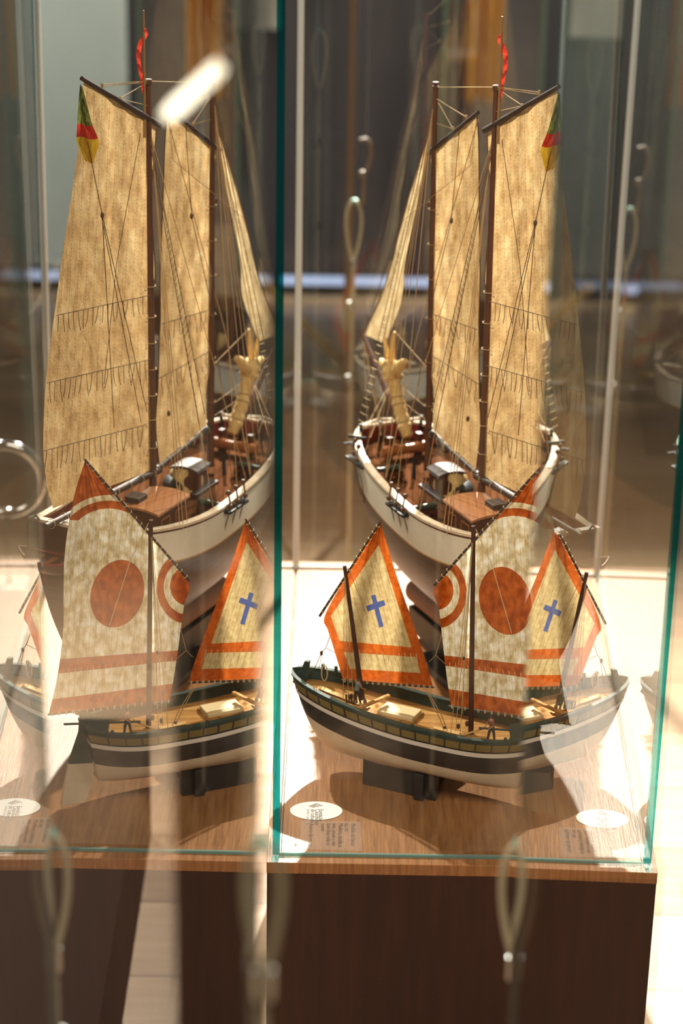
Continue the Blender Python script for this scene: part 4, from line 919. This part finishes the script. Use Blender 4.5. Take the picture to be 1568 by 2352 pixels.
# ------------------------------------------------------------------ near glass partitions on both sides of the viewer
def partition(n, mid, y_far, y_near, z0, z1, side, label):
    """upright glass sheet whose polished face (normal n) looks to the gap between the two sheets"""
    n = np.array(n, float); n /= np.linalg.norm(n); d = np.array([-n[1], n[0], 0]); d = d if d[1] > 0 else -d; d /= np.linalg.norm(d)
    up = np.cross(n, d); up = up if up[2] > 0 else -up
    mid = np.array([mid[0], mid[1], 0]); f = lambda y: mid+d*((y-mid[1])/d[1])
    th = .008; t = thing('glass_partition', label, 'glass partition', (*f((y_far+y_near)/2)[:2], z0))
    a, b = f(y_far), f(y_near); o = -n*th
    vs = []
    for z in (z0, z1): vs += [p+up*z for p in (a, b, b+o, a+o)]
    mb = MB().add(vs, [(0, 1, 2, 3), (4, 5, 6, 7), (0, 1, 5, 4), (2, 3, 7, 6), (1, 2, 6, 5), (3, 0, 4, 7)])
    mb.mi = [1, 1, 0, 0, 1, 1]
    mb.build('pane', [M['glass2' if side > 0 else 'glass3'], M['glass_base']], t, False)
    bs = MB(); c_ = (a+b)/2+o/2; R_ = Matrix.Rotation(math.atan2(d[1], d[0]), 3, 'Z')
    bs.box((c_[0], c_[1], (z0+FZ)/2), (abs(y_far-y_near), .05, z0-FZ), R_); bs.build('base', M['black_wood'], t, False)
    return t
partition((1, -.007, 0), (.0305, .15), -1.25, -2.36, .10, 1.45, 1, 'upright glass partition on the left, mirroring the ship models')
partition((-1, .0122, .007), (.207, .12), -.84, -2.20, .10, 1.45, -1, 'upright glass partition on the right, fainter mirror of the small boat')

# ------------------------------------------------------------------ left side: neighbouring plinth, post, lamp reflection and foreground cables
xr, yr = UZ(262, 2130, -.3)[0], UZ(200, 1650, -.3)[1]
pn = thing('low_plinth', 'low matt dark plinth left of the main case, seen dimly through the left glass', 'plinth', (xr-.2, yr-.3, FZ))
MB().box((xr-.2, yr-.45, (FZ-.314)/2), (.4, .9, -.314-FZ)).build('body', M['matte_dark'], pn, False)
MB().box((xr-.2, yr-.45, -.307), (.402, .902, .0135)).build('top', M['matte_dark'], pn, False, .0008)
YP = yr+.12
pd = thing('stepped_pedestal', 'dark grey stepped pedestal on the floor at the far left, below the metal ring', 'pedestal', (UY(-20, 1700, YP)[0], YP, FZ))
za, zb3 = UY(40, 1432, YP)[2], UY(40, 1338, YP)[2]
xq = UY(88, 1600, YP)[0]; xq2 = UY(64, 1400, YP)[0]
MB().box((xq-.05, YP, (za+FZ)/2), (.10, .08, za-FZ)).build('lower_block', M['pedestal'], pd, False, .002)
MB().box((xq2-.04, YP, (za+zb3)/2+.0005), (.08, .06, zb3-za)).build('upper_block', M['pedestal'], pd, False, .002)
rc = UY(12, 1100, YP); rg = thing('metal_ring', 'shiny upright metal ring on a post above the grey pedestal, far left', 'ring', (rc[0], YP, zb3+.001))
MB().tube([(rc[0]+.055*math.cos(k*math.pi/24), YP, rc[2]+.055*math.sin(k*math.pi/24)) for k in range(48)], .0085, 12, closed=True).build('ring', M['chrome'], rg)
MB().tube([(rc[0], YP, zb3+.001), (rc[0], YP, rc[2]-.056)], .004, 10).build('post', M['pedestal'], rg)
yq = -1.17
tag(MB().box(((UY(402, 2000, yq)[0]+UY(566, 2000, yq)[0])/2, yq, (FZ+UY(484, 1290, yq)[2])/2), (UY(566, 2000, yq)[0]-UY(402, 2000, yq)[0], .012, UY(484, 1290, yq)[2]-FZ)).build('wooden_slat', M['black_wood'], None, False, .001), 'dark upright slat close behind the left glass, blurred', 'slat')
l0, l1 = UY(382, 268, -1.15), UY(512, 146, -1.15)
lt = thing('lamp_reflection', 'small glowing warm white tube standing in for a lamp reflection, left glass, out of focus', 'lamp', l0)  # glowing tube added in place of a blurred lamp reflection
MB().tube([l0+(l1-l0)*k/6 for k in range(7)], [.0035, .0045, .0045, .0045, .0045, .0045, .0035], 10).build('tube', M['lamp'], lt)
MB().tube([l1, l1+(l1-l0)*.12], .0048, 10).build('socket', M['steel'], lt)  # socket and wire invented along with the reflection tube
MB().tube([l1+(l1-l0)*.1, l1+(l1-l0)*.1+np.array([0, 0, .35])], .0007, 6).build('wire', M['ironwork'], lt)
for px, yy, lab in ((1194, -.81, 'looped cable in the foreground at the edge of the right glass, blurred'), (606, -1.225, 'looped cable in the foreground at the edge of the left glass, blurred')):
    a = UY(px, 1938, yy); loop_cable((a[0], yy, 0), a[2], *((.0295, .104) if px > 1000 else (.024, .088)), FZ, lab)
gp = tag(MB().box(((UY(522, 100, 3.8)[0]+UY(640, 100, 3.8)[0])/2, 3.83, 1.0), (UY(640, 100, 3.8)[0]-UY(522, 100, 3.8)[0], .03, 1.6)).build('wall_panel', M['wall_grey'], None, False, .004), 'pale grey panel on the back wall, left of the glass case', 'panel')
